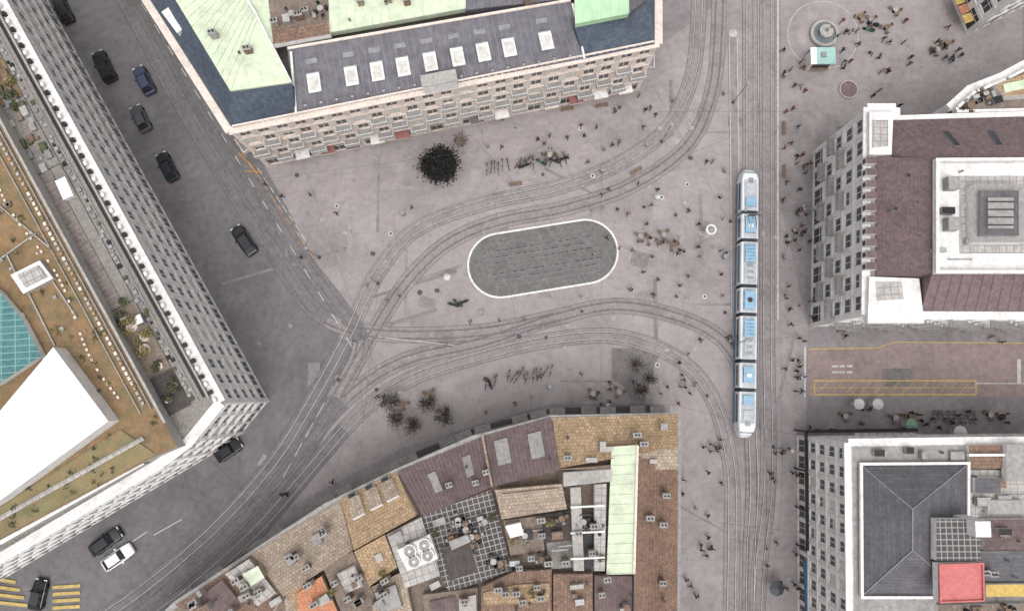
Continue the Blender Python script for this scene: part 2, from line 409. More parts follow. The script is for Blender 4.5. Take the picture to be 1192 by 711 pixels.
def building(name,px,z,floors,bw,wall,trim,roof,skip=(),**k):
    root=empty(name); P=PZ(px,z)
    P=[Vector((p.x,p.y,0)) for p in P]; P=ccw(P)
    mb=MB(); n=len(P)
    for i in range(n):
        a,b=P[i],P[(i+1)%n]; mb.poly([(a.x,a.y,0),(b.x,b.y,0),(b.x,b.y,z),(a.x,a.y,z)],glass)
    mb.build('glazing',root)
    mb=MB()
    for i in range(n):
        a,b=P[i],P[(i+1)%n]
        mb.box(a.xy,(b-a),-.26,.26,-.26,.26,0,z-.2,wall)
        facade(mb,a,b,z,floors,bw,wall,trim,eps=i*.004,**k)
    mb.build('walls',root)
    mb=MB(); mb.poly([(p.x,p.y,z+.02) for p in P],roof)
    mb.build('roof_deck',root); return root,P
def parapet(mb,px,z,h,w,mat,closed=True):
    P=ccw(PZ(px,z)); n=len(P)
    for i in range(n if closed else n-1):
        a,b=P[i],P[(i+1)%n]; d=b-a; L=d.length
        mb.box(a.xy,d,-.0,L-w,-w,0,z-.1,z+h+i*.003,mat)
def inpoly(p,P):
    c=False; j=len(P)-1
    for i in range(len(P)):
        if (P[i][1]>p[1])!=(P[j][1]>p[1]) and p[0]<(P[j][0]-P[i][0])*(p[1]-P[i][1])/(P[j][1]-P[i][1])+P[i][0]: c=not c
        j=i
    return c
def clutter(mb,poly,z,n,d=(1,0),kinds='vbcp'):
    xs=[p[0] for p in poly]; ys=[p[1] for p in poly]
    for _ in range(n):
        for t in range(20):
            u=random.uniform(min(xs),max(xs)); v=random.uniform(min(ys),max(ys))
            if inpoly((u,v),poly): break
        c=S(u,v,z); k=random.choice(kinds)
        if k=='v': mb.cyl(c.xy,random.uniform(.1,.2),z-.6,z+random.uniform(.3,.8),steel,8,cap=black)
        elif k=='b':
            a,b,h=random.uniform(.2,.8),random.uniform(.2,.5),random.uniform(.3,.9)
            mb.box(c.xy,d,-a,a,-b,b,z-.6,z+h,random.choice([steel,greyst,concrete,greyst]),random.choice([steel,concrete,concrete,greyst,greyst,black,brown]))
        elif k=='c':
            a=random.uniform(.3,.45); mb.box(c.xy,d,-a,a,-.25,.25,z-1,z+1.2,random.choice([beige,concrete,brown])); mb.box(c.xy,d,-a-.05,a+.05,-.3,.3,z+1.2,z+1.3,greyst)
            for q in (-.18,.18): mb.cyl((c.x+q*d[0],c.y+q*d[1]),.1,z+1.3,z+1.6,black,8)
        elif k=='p':
            a=Vector((d[0],d[1],0)).normalized()*random.uniform(1,3); mb.beam(c,(c+a),.12,.12,steel)
        elif k=='t':
            mb.cyl(c.xy,.36,z+.7,z+.75,random.choice([concrete,wood,greyst,wood]),10); mb.cyl(c.xy,.05,z-.3,z+.7,black,6)
            for q in range(4):
                an=q*1.57+.4; cc=(c.x+.65*math.cos(an),c.y+.65*math.sin(an)); mb.box(cc,(math.cos(an),math.sin(an)),-.18,.18,-.18,.18,z-.2,z+.46,random.choice([greyst,black,wood]))
                mb.box(cc,(math.cos(an),math.sin(an)),.14,.18,-.18,.18,z+.46,z+.85,black)
leafA=M('shrub_leaves',(146,130,88),(104,102,68),scale=3,stain=.3)
leafB=M('green_leaves',(94,97,70),(66,71,54),scale=3,stain=.3)
leafD=M('dark_evergreen_leaves',(46,44,43),(30,31,30),scale=3,stain=.2)
leafT=M('dark_twiggy_leaves',(70,64,60),(50,46,44),scale=3,stain=.2)
bark=M('bark',(84,72,64),(60,50,44),scale=6)
def leafball(mb,c,r,n,mat,size=.16,flat=.8):
    cl=[(Vector((random.gauss(0,1),random.gauss(0,1),random.gauss(0,1))).normalized()*r*random.uniform(.35,.75)) for _ in range(max(5,n//60))]
    for _ in range(n):
        b=random.choice(cl); p=b+Vector((random.gauss(0,1),random.gauss(0,1),random.gauss(0,1)))*r*.2
        p.z*=flat; p+=Vector(c)
        a=Vector((random.gauss(0,1),random.gauss(0,1),random.gauss(0,.6))).normalized()*size*random.uniform(.6,1.3); b2=a.cross(Vector((random.gauss(0,1),random.gauss(0,1),random.gauss(0,1)))).normalized()*size*.6
        mb.poly([p-a,p+b2,p+a,p-b2],mat)
# ---- left office building
K=(252,468)
def LP(s,t): return (K[0]-.479*s-.878*t,K[1]-.878*s+.479*t)
ZL=19.0
root,_=building('office_building',[K,(216,512),(184,536),(0,645),(-160,740),(-420,300),(-300,-150),LP(640,0)],ZL,5,2.05,white,white,gravel,ww=.58,gf=3.8,pil=True,dent=True,blinds=.4,corn=.7)
mb=MB()
def LS(s0,s1,t0,t1,z,mat,side=concrete,drop=.6):
    mb.slab([S(*LP(s0,t0),z),S(*LP(s1,t0),z),S(*LP(s1,t1),z),S(*LP(s0,t1),z)],mat,side,drop)
LS(8,640,5,7,ZL+.8,concrete,drop=.9)
LS(12,640,9,11,ZL+.35,black,drop=.2)
LS(12,640,11.5,26,ZL+.25,gravel,drop=.2); LS(12,640,17,18,ZL+.4,greyst,drop=.2)
LS(12,60,27,56,ZL+.3,deck,drop=.2); LS(62,150,27,56,ZL+.31,gravel2,drop=.2)
LS(152,330,27,40,ZL+.33,gravel,drop=.2); LS(152,330,41,58,ZL+.5,M('weathered_grey_roof',(136,126,122),(116,104,100),stain=.6,sscale=.5,speck=.6),drop=.4)
for k in range(30): LS(154+k*6,154.6+k*6,41,58,ZL+.58,greyst,drop=.1)
LS(332,420,27,56,ZL+.3,gravel,drop=.2); LS(422,470,27,56,ZL+.29,sedum,drop=.2); LS(472,640,27,56,ZL+.3,gravel2,drop=.2)
for s in range(0,124):
    if random.random()<.8:
        t=21+random.uniform(-2,3); a=S(*LP(12+s*5,t),ZL+.2); q=random.uniform(.1,.24); mb.box(a.xy,(S(*LP(20,22))-S(*LP(10,22))),-q,q,-q,q,ZL+.2,ZL+.3+q,random.choice([concrete,steel,greyst,black,leafB,greyst]))
for _ in range(70):
    s,t=random.uniform(330,600),random.uniform(29,54); a=S(*LP(s,t),ZL+.3); q=random.uniform(.12,.4); mb.box(a.xy,(.45,-.9),-q*1.5,q*1.5,-q,q,ZL+.3,ZL+.4+q,random.choice([concrete,steel,greyst,gravel2,leafB,wood]))
a=S(*LP(300,34),ZL+.3); mb.box(a.xy,(.45,-.9),-1.2,1.2,-.6,.6,ZL+.3,ZL+1.0,white,whitebright)
a=S(*LP(125,30),ZL+.3); mb.box(a.xy,(.45,-.9),-.5,.5,-.4,.4,ZL+.3,ZL+1.3,steel,white)
for s in range(-0,60):
    a=S(*LP(4+s*10.5,2),ZL+1); mb.box(a.xy,(.45,-.9),-.22,.22,-.15,.2,ZL+.1,ZL+.7,[white,black][s%2])
mb.build('terrace',root)
mb=MB(); Z2=21.5
mb.slab(PZ([(206,520),(182,530),(0,628),(-160,722),(-400,300),(-300,-150),LP(640,62)],Z2),sedum,concrete,2.4)
mb.slab(PZ([(180,528),(140,500),(0,590),(-160,690),(-160,720),(0,626)],Z2+.15),sedum2,concrete,.1)
mb.slab(PZ([(0,600),(165,508),(168,512),(0,606)],Z2+.3),gridw,concrete,.1)
mb.slab(PZ([(0,625),(160,534),(168,540),(0,634)],Z2-.4),white,concrete,1.5)
for t,w,m,z in ((63,3,concrete,.35),(70,1.2,greyst,.3),(84,.9,concrete,.3)):
    mb.slab([S(*LP(8 if t<70 else 30,t),Z2+z),S(*LP(640,t),Z2+z),S(*LP(640,t+w),Z2+z),S(*LP(8 if t<70 else 30,t+w),Z2+z)],m,m,.25)
for s in range(0,90):
    a=S(*LP(40+s*6.6,76),Z2+.2); mb.box(a.xy,(.45,-.9),-.2,.2,-.15,.15,Z2+.1,Z2+.3,random.choice([cream,concrete,tan]))
    if random.random()<.7: a=S(*LP(60+s*6.6,98+6*math.sin(s*.2)),Z2+.2); mb.box(a.xy,(.45,-.9),-.15,.15,-.12,.12,Z2+.1,Z2+.24,cream)
mb.slab(PZ([(-60,530),(0,478),(62,404),(126,490),(0,582),(-60,620)],24.0),whitebright,white,2.6)
mb.slab(PZ([(-20,325),(0,340),(26,372),(48,414),(0,446),(-20,455)],22.6),teal,white,1.0)
mb.slab(PZ([(12,320),(46,303),(62,324),(27,342)],22.3),white,concrete,.8)
mb.slab(PZ([(20,320),(44,309),(53,322),(29,334)],22.6),gridw,concrete,.2)
for a,b in (((0,302),(42,272)),((8,296),(30,340)),((34,342),(64,402)),((0,240),(60,290)),((60,325),(90,370))):
    mb.beam(S(*a,Z2+.15),S(*b,Z2+.15),.14,.15,concrete)
for _ in range(90):
    s=random.uniform(20,600);t=random.uniform(86,220); u,v=LP(s,t)
    if v>400 and u<135: continue
    a=S(u,v,Z2); q=random.uniform(.08,.26); mb.box(a.xy,(.45,-.9),-q,q,-q,q,Z2,Z2+.35,random.choice([white,steel,glass,concrete,greyst,gravel2]))
mb.build('green_roof',root)
mb=MB()
for s,t,r,m in ((95,45,1.2,leafA),(108,38,1.1,leafA),(125,46,1.3,leafA),(70,40,.9,leafB),(140,50,.9,leafB),(42,36,.8,leafB),(30,50,.7,leafB),(155,40,.7,leafB),(430,40,1,leafB),(445,34,.8,leafA),(460,46,1,leafB),(415,42,.6,leafB)):
    c=S(*LP(s,t),ZL+.9); leafball(mb,c,r,260,m,.15)
    mb.cyl(c.xy,r*.5,ZL+.3,ZL+.7,cream,10)
for _ in range(260):
    u=random.uniform(0,200); v=random.uniform(180,620); 
    if inpoly((u,v),[(180,528),(140,500),(0,590),(0,626)]) or (inpoly((u,v),[(0,200),(190,500),(150,490),(60,400),(40,300),(0,290)]) and random.random()<.7): leafball(mb,S(u,v,Z2+.2),random.uniform(.3,.6),40,random.choice([leafA,leafB,leafB]),.1,.4)
mb.build('roof_shrubs',root)
# ---- top building
ZT=15.5
root,_=building('palace_hotel_building',[(268,150),(764,49),(764,-140),(80,-140),(160,-20)],ZT,4,2.3,cream,cream,gravel,ww=.56,gf=3.6,balc=2,pil=True,dent=True,blinds=.2,corn=.45,rail_m=frame)
mb=MB()
Q=[S(345,131,ZT+.3),S(680,68,ZT+.3),S(664,1,20),S(335,57,20)]
mb.slab(Q,lead,lead,.2); ribs(mb,Q,46,leadrib,.05,.07)
for i,x in enumerate((.075,.205,.295,.385,.48,.575,.665,.755,.885)):
    onquad(mb,Q,x-.022,x+.022,.28,.58,.55,frame); onquad(mb,Q,x-.015,x+.015,.33,.53,.6,frame,blind)
    onquad(mb,Q,x-.02,x+.02,.72,.8,.12,leadrib)
for i in range(18): onquad(mb,Q,.03+i*.054,.04+i*.054,.08,.12,.4,steel)
Q2=[S(270,148,ZT+.3),S(345,131,ZT+.3),S(339,96,19.4),S(268,106,19.4)]; mb.slab(Q2,slate,slate,.2)
Q3=[S(110,-100,ZT+.3),S(270,148,ZT+.3),S(268,106,19.4),S(150,-90,19.4)]; mb.slab(Q3,slate,slate,.2)
Q4=[S(680,68,ZT+.3),S(762,51,ZT+.3),S(756,-4,19.4),S(668,28,19.4)]; mb.slab(Q4,slate,slate,.2)
mb.slab([S(762,51,ZT+.3),S(762,-130,ZT+.3),S(735,-130,19.4),S(756,-4,19.4)],slate,slate,.2)
A=[S(150,-90,19.6),S(268,106,19.6),S(339,96,19.6),S(300,20,20.4),S(235,-90,20.4)]; mb.slab(A,copper,copper,1)
for k in range(22):
    t=k/21; mb.beam(S(*(150+118*t,-90+196*t),19.65),S(235+65*t,-90+110*t,20.45),.08,.08,coprib)
mb.beam(S(235,-90,20.45),S(300,20,20.45),.25,.25,frame); mb.beam(S(300,20,20.45),S(339,96,19.7),.2,.2,frame)
mb.slab(PZ([(235,-90),(312,-90),(318,52),(300,20)],20.1),copper,copper,1)
mb.slab(PZ([(310,-20),(380,-20),(384,40),(318,52)],20.2),gravel2,white,1)
mb.slab(PZ([(318,36),(382,26),(384,40),(318,52)],21.0),brown,white,1)
B_=[S(384,38,20.2),S(542,10,20.2),S(540,-90,21),S(380,-90,21)]; mb.slab(B_,copper,copper,1); ribs(mb,B_,16,coprib)
B_=[S(542,12,20.15),S(666,-2,20.15),S(666,-90,21),S(540,-90,21)]; mb.slab(B_,lead,lead,1); ribs(mb,B_,12,leadrib)
B_=[S(670,28,20.2),S(732,16,20.2),S(730,-90,21),S(666,-90,21)]; mb.slab(B_,copper2,copper2,1); ribs(mb,B_,6,coprib)
mb.slab(PZ([(732,16),(757,-4),(757,-90),(730,-90)],19.8),greyroof,lead,1)
mb.beam(S(335,57,20.05),S(664,1,20.05),.3,.2,cream)
mb.beam(S(345,131,ZT+.4),S(339,60,20.1),.25,.2,frame); mb.beam(S(680,68,ZT+.4),S(666,4,20.1),.25,.2,frame)
clutter(mb,[(384,36),(540,8),(540,-10),(384,-10)],20.5,5,(1,.2),'vc'); clutter(mb,[(312,0),(378,0),(380,24),(318,34)],20.3,9,(1,.2),'vbct')
clutter(mb,[(230,10),(300,60),(320,85),(275,95)],20,4,(1,.2),'vc'); clutter(mb,[(560,0),(650,-10),(650,2),(560,8)],20.4,5,(1,.2),'vbc')
c=S(512,96,17); mb.box(c.xy,(1,.2),-2,2,-.6,.6,16,18.2,white); mb.box(c.xy,(1,.2),-2.1,2.1,-.7,.7,18.2,18.35,concrete)
c=S(205,28,17); mb.box(c.xy,(.6,-.8),-1.6,1.6,-.5,.5,15.6,18,white)
mb.build('roof',root)
mb=MB(); a=S(272,148,ZT); b=S(760,50,ZT); d=(b-a).normalized(); L=(b-a).length
x=.5
while x<L-1:
    p=a+d*x; mb.box(p.xy,d,-.1,.1,-.0,.2,ZT+.1,ZT+.6,cream); x+=.8
mb.box(a.xy,d,0,L,0,.22,ZT+.61,ZT+.7,cream)
mb.build('balustrade',root)
mb=MB(); a=S(272,148,ZT); 
for k in range(14):
    x=4+k*3.4
    if k in (5,6,9): continue
    mb.box(a.xy,d,x,x+1.9,.2,1.25,3.0,3.1,random.choice([M('grey_awning',(120,112,114)),cream,M('red_awning',(150,104,100)),white]))
    mb.box(a.xy,d,x,x+1.9,1.2,1.25,2.7,2.998,cream)
mb.build('awnings',root)
# ---- right building
ZR=17.5
root,P=building('corner_department_store',[(1012,128),(1040,128),(1040,142),(1400,130),(1400,366),(1010,364)],ZR,4,2.6,white,white,gravel,ww=.6,balc=2,pil=True,dent=True,blinds=.2,rail_m=greyst)
mb=MB()
W=[S(1020,182,ZR+.2),S(1020,322,ZR+.2),S(1085,318,20.5),S(1085,185,20.5)]; mb.slab(W,maroon,maroon,.3); 
W2=[S(1040,140,ZR+.25),S(1038,182,ZR+.25),S(1085,186,20.5),S(1085,170,20.3)]; mb.slab(W2,maroon,maroon,.3)
Nn=[S(1040,140,ZR+.3),S(1400,130,ZR+.3),S(1400,186,20.5),S(1085,185,20.5)]; mb.slab(Nn,maroon,maroon,.3)
So=[S(1072,362,ZR+.3),S(1400,362,ZR+.3),S(1400,318,20.5),S(1085,318,20.5)]; mb.slab(So,maroon2,maroon2,.3)
mb.slab([S(1020,322,ZR+.22),S(1072,324,ZR+.22),S(1072,362,ZR+.22),S(1085,318,20.5)],maroon2,maroon2,.3)
mb.slab(PZ([(1012,322),(1070,324),(1076,376),(1010,376)],ZR+.9),white,white,1)
mb.slab(PZ([(1020,328),(1050,328),(1052,348),(1022,350)],ZR+1.1),gridw,white,.3)
mb.slab(PZ([(1012,130),(1040,130),(1038,180),(1012,180)],ZR+.9),white,white,1)
mb.slab(PZ([(1016,140),(1034,140),(1034,170),(1016,172)],ZR+1.1),gridw,white,.3)
mb.slab(PZ([(1088,190),(1400,188),(1400,316),(1088,316)],20.7),white,white,1)
parapet(mb,[(1086,186),(1400,184),(1400,319),(1086,319)],20.9,.7,.35,white)
mb.slab(PZ([(1118,205),(1400,205),(1400,295),(1118,295)],20.9),gridw,white,1)
mb.slab(PZ([(1134,214),(1192,214),(1192,282),(1134,282)],22.5),greyst,white,1.8)
mb.slab(PZ([(1142,222),(1186,222),(1186,274),(1142,274)],23.2),greyroof,greyst,.7)
G=[S(1150,230,23.4),S(1180,230,23.4),S(1180,266,23.4),S(1150,266,23.4)]; mb.slab(G,greyst,steel,.4)
for k in range(4): mb.beam(S(1150,235+k*9,23.45),S(1180,235+k*9,23.45),.1,.1,black)
for y in (215,262): 
    c=S(1105,y,21); mb.box(c.xy,(1,0),-.6,.6,-.7,.7,20.7,22.0,steel,greyst)
clutter(mb,[(1092,195),(1130,195),(1130,310),(1092,310)],20.8,9,(1,0),'vbp'); clutter(mb,[(1030,200),(1070,200),(1070,310),(1030,310)],19.3,3,(1,0),'v')
ribs(mb,So,26,maroon,.05,.05)
for s in (.2,.45,.7): onquad(mb,Nn,s*.6,s*.6+.02,.35,.7,.2,steel,glass)
mb.build('roof',root)
mb=MB()
for k in range(10):
    p=S(1013+.0,190+k*13.5,ZR); mb.box(p.xy,(0,1),-.4,.4,-1.0,.2,ZR,ZR+1.3,white,maroon)
    mb.box(p.xy,(0,1),-.25,.25,-1.03,-1.0,ZR+.3,ZR+1.1,glass)
mb.build('dormers',root)
# wing NE
root,_=building('curved_corner_building',[(1108,126),(1130,106),(1166,92),(1200,74),(1420,50),(1420,126),(1110,134)],16.5,4,2.6,white,white,gravel2,dent=True)
mb=MB(); parapet(mb,[(1108,128),(1130,108),(1166,94),(1200,76),(1420,52),(1420,126),(1110,134)],16.6,.8,.35,white)
mb.slab(PZ([(1128,116),(1160,104),(1175,130),(1130,132)],17.2),gravel2,white,.7); mb.slab(PZ([(1158,100),(1196,84),(1420,70),(1420,96),(1170,112)],18),tan,white,1.5)
mb.slab(PZ([(1168,98),(1300,70),(1300,80),(1170,108)],18.2),copper,white,.2)
clutter(mb,[(1125,114),(1160,104),(1160,125),(1125,128)],17.2,8,(1,.3),'bvt')
mb.build('roof',root)
# ---- far NE building
root=empty('cafe_corner_building'); P=ccw([Vector((S(u,v).x,S(u,v).y,0)) for u,v in [(1108,-4),(1126,40),(1152,27),(1196,4),(1300,-50),(1300,-160),(1100,-160)]])
mb=MB(); n=len(P)
for i in range(n):
    a,b=P[i],P[(i+1)%n]; mb.poly([(a.x,a.y,0),(b.x,b.y,0),(b.x,b.y,14),(a.x,a.y,14)],glass); facade(mb,a,b,14,3,2.4,white,white,ww=.5,dent=True,eps=i*.004); mb.box(a.xy,b-a,-.26,.26,-.26,.26,0,13.8,white)
mb.poly([(p.x,p.y,14.02) for p in P],gravel); mb.build('walls',root)
mb=MB(); a=S(1109,2);b=S(1124,34); d=(b-a).normalized()
for k in range(3): mb.box(a.xy,d,.2+k*1.4,1.4+k*1.4,.3,1.6,2.6,2.75,[yellowaw,orange,yellowaw][k])
mb.build('awnings',root)
# ---- bottom right building
ZB=17.0
root,_=building('stone_bank_building',[(990,518),(1124,516),(1400,514),(1400,860),(994,860)],ZB,4,2.1,white,white,gravel,ww=.55,pil=True,dent=True,blinds=.3)
mb=MB()
mb.slab(PZ([(992,520),(1126,518),(1126,538),(1002,540),(1004,694),(1090,692),(1092,860),(996,860)],ZB+.3),greyst,white,.4)
rid1,rid2=S(1062,592,21),S(1062,640,21)
c=[S(1003,542,ZB+.8),S(1125,541,ZB+.8),S(1124,600,ZB+.8),S(1124,692,ZB+.8),S(1004,692,ZB+.8)]
mb.slab([c[0],rid1,rid2,c[4]],greyroof,lead,0); mb.slab([c[0],c[1],rid1],greyroof,lead,0); mb.slab([c[1],c[3],rid2,rid1],greyroof,lead,0); mb.slab([c[3],c[4],rid2],greyroof,lead,0)
for a,b in ((c[0],rid1),(c[1],rid1),(rid1,rid2),(c[3],rid2),(c[4],rid2)): mb.beam(a,b,.09,.1,leadrib)
mb.slab(PZ([(1003,542),(1125,541),(1124,692),(1004,692)],ZB+.79),greyroof,lead,.4)
parapet(mb,[(1000,538),(1128,537),(1127,696),(1001,696)],ZB+.8,.3,.3,white)
mb.slab(PZ([(1128,518),(1400,516),(1400,545),(1128,545)],ZB+1),brown,white,.8); 
mb.slab(PZ([(1128,528),(1400,527),(1400,530),(1128,531)],ZB+1.5),white,white,.5)
mb.slab(PZ([(1128,547),(1400,546),(1400,602),(1128,602)],ZB+.4),gridw,white,.4)
mb.slab(PZ([(1135,556),(1165,556),(1165,574),(1135,574)],ZB+1.6),greyroof,white,1.3); mb.slab(PZ([(1150,582),(1192,582),(1192,598),(1150,598)],ZB+1.3),greyst,white,1.0)
mb.slab(PZ([(1090,604),(1142,604),(1142,652),(1090,652)],ZB+4.3),grid,white,1.2)
mb.slab(PZ([(1146,604),(1400,603),(1400,640),(1146,640)],ZB+1.5),maroon,white,1)
mb.slab(PZ([(1140,642),(1400,640),(1400,676),(1140,676)],ZB+1.2),greyroof,white,1)
mb.slab(PZ([(1092,656),(1144,654),(1145,699),(1093,701)],ZB+4.5),redt,white,1.2)
parapet(mb,[(1092,656),(1144,654),(1145,699),(1093,701)],ZB+4.5,.25,.15,redt)
mb.slab(PZ([(1148,680),(1400,678),(1400,692),(1148,694)],ZB+1.5),yellowaw,white,1); mb.slab(PZ([(1092,704),(1400,700),(1400,860),(1092,860)],ZB+.7),gravel2,white,1)
mb.slab(PZ([(1172,517),(1192,517),(1192,560),(1172,560)],ZB+1.8),greyst,white,1)
c=S(1132,612,ZB+4); mb.box(c.xy,(1,0),-.8,.8,-.8,.8,ZB,ZB+6.0,white)
clutter(mb,[(1130,550),(1190,550),(1190,600),(1130,600)],ZB+.5,9,(1,0),'bvpb'); clutter(mb,[(1128,655),(1188,645),(1188,672),(1150,672)],ZB+1.3,5,(1,0),'vc')
clutter(mb,[(1150,608),(1188,608),(1188,636),(1150,636)],ZB+1.5,4,(1,0),'vb')
clutter(mb,[(1095,702),(1190,702),(1190,720),(1095,720)],ZB+.8,8,(1,0),'vbt'); clutter(mb,[(1005,522),(1120,522),(1120,534),(1005,534)],ZB+.4,6,(1,0),'vb')
mb.build('roof',root)
mb=MB()
Cn=[(940,640),(938,502),(1068,500)]
for a,b in zip(Cn,Cn[1:]): mb.beam(S(*a,4.2),S(*b,4.2),.4,.2,black)
for u,v in ((938,502),(938,548),(939,594),(940,640),(981,501),(1024,501),(1068,500)): mb.cyl(S(u,v,4.2).xy,.12,0,4.2,black,8)
for k in range(8): 
    a=S(1000+k*9,509,4.0); mb.box(a.xy,(1,0),-.42,.42,-.6,.6,3.6,3.75,white)
c=S(944,684,3.5); mb.box(c.xy,(0,1),-3.3,3.3,-.8,.8,3.3,3.5,blueaw)
mb.build('canopy',root)
# ---- bottom mid old town block
ZM=14.0
root,_=building('old_town_block',[(205,704),(295,645),(380,590),(460,551),(550,512),(642,488),(788,485),(786,860),(100,860),(150,760)],ZM,3,2.2,cream,greyst,gravel2,ww=.5,pil=False,dent=False,blinds=.3,balc=3,corn=.2)
mb=MB()
def rs(px,z,mat,side=beige,drop=1.2): mb.slab(PZ(px,z),mat,side,drop)
def rq(l,mat,nr=0,rm=leadrib,side=cream,drop=.3):
    Q=[S(*p) for p in l]; mb.slab(Q,mat,side,drop)
    if nr: ribs(mb,Q,nr,rm,.05,.06)
    return Q
Qa=rq([(643,486,14.3),(789,482,14.3),(789,520,16.4),(650,545,16.4)],tan)
rs([(650,546),(712,541),(714,520),(789,520),(789,546),(745,548),(712,548)],16.0,beige)
Qb=rq([(742,532,16.6),(789,548,15.2),(787,860,15.2),(737,860,16.6)],brown,24,brown)
Qc=rq([(712,520,16.3),(742,518,16.9),(738,667,16.9),(706,668,16.3)],copper,0)
for k in range(14): mb.beam(qp(Qc,0,k/13)+Vector((0,0,.03)),qp(Qc,1,k/13)+Vector((0,0,.03)),.07,.06,coprib)
mb.beam(S(742,518,17),S(738,667,17),.25,.2,cream)
Q1=rq([(463,548,14.3),(562,508,14.3),(572,567,16.8),(492,600,16.8)],maroon2,22,maroon)
for s,t in ((.28,.55),(.72,.5)): onquad(mb,Q1,s,s+.1,t-.25,t+.15,.2,steel,greyst); onquad(mb,Q1,s+.015,s+.085,t-.2,t+.1,.24,steel,greyst)
Q2_=rq([(564,507,14.3),(641,485,14.3),(652,546,16.8),(575,566,16.8)],maroon2,16,maroon)
for s,t in ((.12,.45),(.62,.5)): onquad(mb,Q2_,s,s+.2,t-.28,t+.2,.25,steel,greyst); onquad(mb,Q2_,s+.03,s+.17,t-.22,t+.14,.3,steel,greyst)
mb.beam(S(562,508,14.4),S(573,566,16.9),.25,.5,beige)
Q3_=rq([(396,580,14.3),(461,549,14.3),(484,600,16.6),(412,640,16.6)],tan)
for s in (.12,.42,.7): 
    onquad(mb,Q3_,s,s+.2,.12,.5,.7,frame,beige); onquad(mb,Q3_,s+.04,s+.16,.04,.12,.6,frame,glass)
Q4_=rq([(292,644,14.3),(396,582,14.3),(410,640,16.4),(330,694,16.4)],beige)
for s,t in ((.25,.4),(.6,.35)): onquad(mb,Q4_,s,s+.1,t,t+.2,.4,steel,greyst)
Q5_=rq([(204,704,14.3),(292,646,14.3),(328,694,15.8),(300,740,15.8)],brown)
rs([(262,668),(290,650),(322,690),(300,705)],15.8,gridw); rs([(225,700),(258,675),(280,700),(250,730)],15.4,maroon); rs([(282,668),(300,658),(308,672),(292,682)],16.6,copper)
rs([(330,694),(356,676),(380,711),(340,760)],15.2,beige)
rs([(332,690),(352,678),(366,700),(345,711)],15.6,tan)
rs([(346,690),(374,670),(406,740),(350,740)],16,orange)
rs([(376,660),(410,641),(440,700),(400,720)],15.6,gravel2); rs([(392,668),(412,658),(422,682),(404,690)],16.4,gridw,white)
rs([(412,642),(448,622),(462,660),(430,682)],16.2,tan)
rs([(430,684),(470,664),(490,760),(440,760)],15.4,beige); rs([(436,690),(460,680),(468,706),(444,712)],16.2,greyst)
rs([(450,622),(490,602),(512,670),(472,684)],15.8,gridw,white); rs([(462,640),(500,622),(510,650),(474,664)],17,white,white)
for u,v in ((477,641),(494,634),(482,653),(498,646)):
    c=S(u,v,17.4); mb.cyl(c.xy,.75,17,17.6,white,16); mb.cyl(c.xy,.6,17.6,17.66,steel,16,cap=greyst); mb.cyl(c.xy,.18,17.66,17.72,white,8)
rs([(492,600),(572,570),(596,664),(522,690),(500,640)],15.2,grid,white,1)
rs([(514,640),(546,628),(556,664),(524,676)],16.2,deck,white,1); rs([(522,630),(544,622),(548,630),(526,640)],16.6,greyst)
rs([(576,570),(654,563),(660,592),(584,604)],16.4,beige); rs([(584,575),(650,568),(651,580),(586,588)],16.7,beige)
rs([(586,606),(630,600),(634,640),(594,646)],15.8,gravel2,white); rs([(588,612),(606,608),(610,622),(594,626)],17,white,white)
rs([(630,600),(664,596),(666,628),(634,630)],15.4,deck,white); rs([(636,632),(668,628),(670,660),(640,662)],15.2,gravel,white)
rs([(656,550),(712,546),(712,560),(656,566)],16.9,concrete,white); rs([(664,568),(676,567),(680,664),(668,664)],16.6,concrete,white); rs([(692,564),(706,563),(704,664),(692,664)],16.4,gridw,white)
for k in range(3): mb.beam(S(664,590+k*30,16.9),S(704,588+k*30,16.9),.2,.2,frame)
rs([(678,600),(690,600),(690,660),(680,660)],15.4,black,white)
rs([(596,666),(642,662),(642,760),(560,760),(560,684)],16.0,brown); rs([(562,690),(600,680),(640,678),(640,700),(564,704)],16.2,tan)
rs([(644,668),(690,668),(690,760),(644,760)],15.8,brown); rs([(692,670),(736,670),(736,760),(692,760)],15.6,maroon)
rs([(492,692),(556,684),(556,760),(500,760)],15.4,gravel2); rs([(500,700),(530,694),(532,740),(504,740)],15.8,maroon); rs([(534,696),(554,692),(556,740),(536,740)],16,concrete)
clutter(mb,[(655,500),(780,495),(780,540),(655,545)],16.1,9,(1,0),'cvb'); clutter(mb,[(505,605),(570,580),(590,655),(560,665)],15.3,15,(1,.4),'tttb')
clutter(mb,[(430,630),(500,610),(510,680),(440,690)],16,9,(1,.5),'bvp'); clutter(mb,[(590,605),(700,600),(700,660),(600,660)],16.0,24,(1,.1),'bvptc')
clutter(mb,[(350,680),(440,650),(470,711),(370,711)],16.2,15,(1,.6),'bcv'); clutter(mb,[(220,690),(300,655),(330,711),(230,711)],15.9,14,(1,.6),'bcv')
clutter(mb,[(500,690),(640,670),(640,711),(500,711)],16.2,12,(1,.1),'bcv'); clutter(mb,[(650,670),(735,670),(735,711),(650,711)],16,9,(1,.1),'bcv')
clutter(mb,[(745,560),(780,560),(780,705),(740,705)],16.2,5,(1,0),'cv'); clutter(mb,[(320,640),(400,600),(405,630),(340,670)],15.8,5,(1,.6),'cv'); clutter(mb,[(480,560),(640,510),(645,540),(490,590)],16.2,6,(1,.3),'cv')
mb.build('roofs',root)
mb=MB()
for p in ((540,700),(640,610),(446,668),(620,690),(700,650),(385,690),(300,690),(596,630),(575,600),(508,620)):
    leafball(mb,S(*p,16.6),.6,120,random.choice([leafA,leafB]),.13)
mb.build('roof_plants',root)
mb=MB(); AW=[(486,531),(557,502),(645,480),(772,477)]
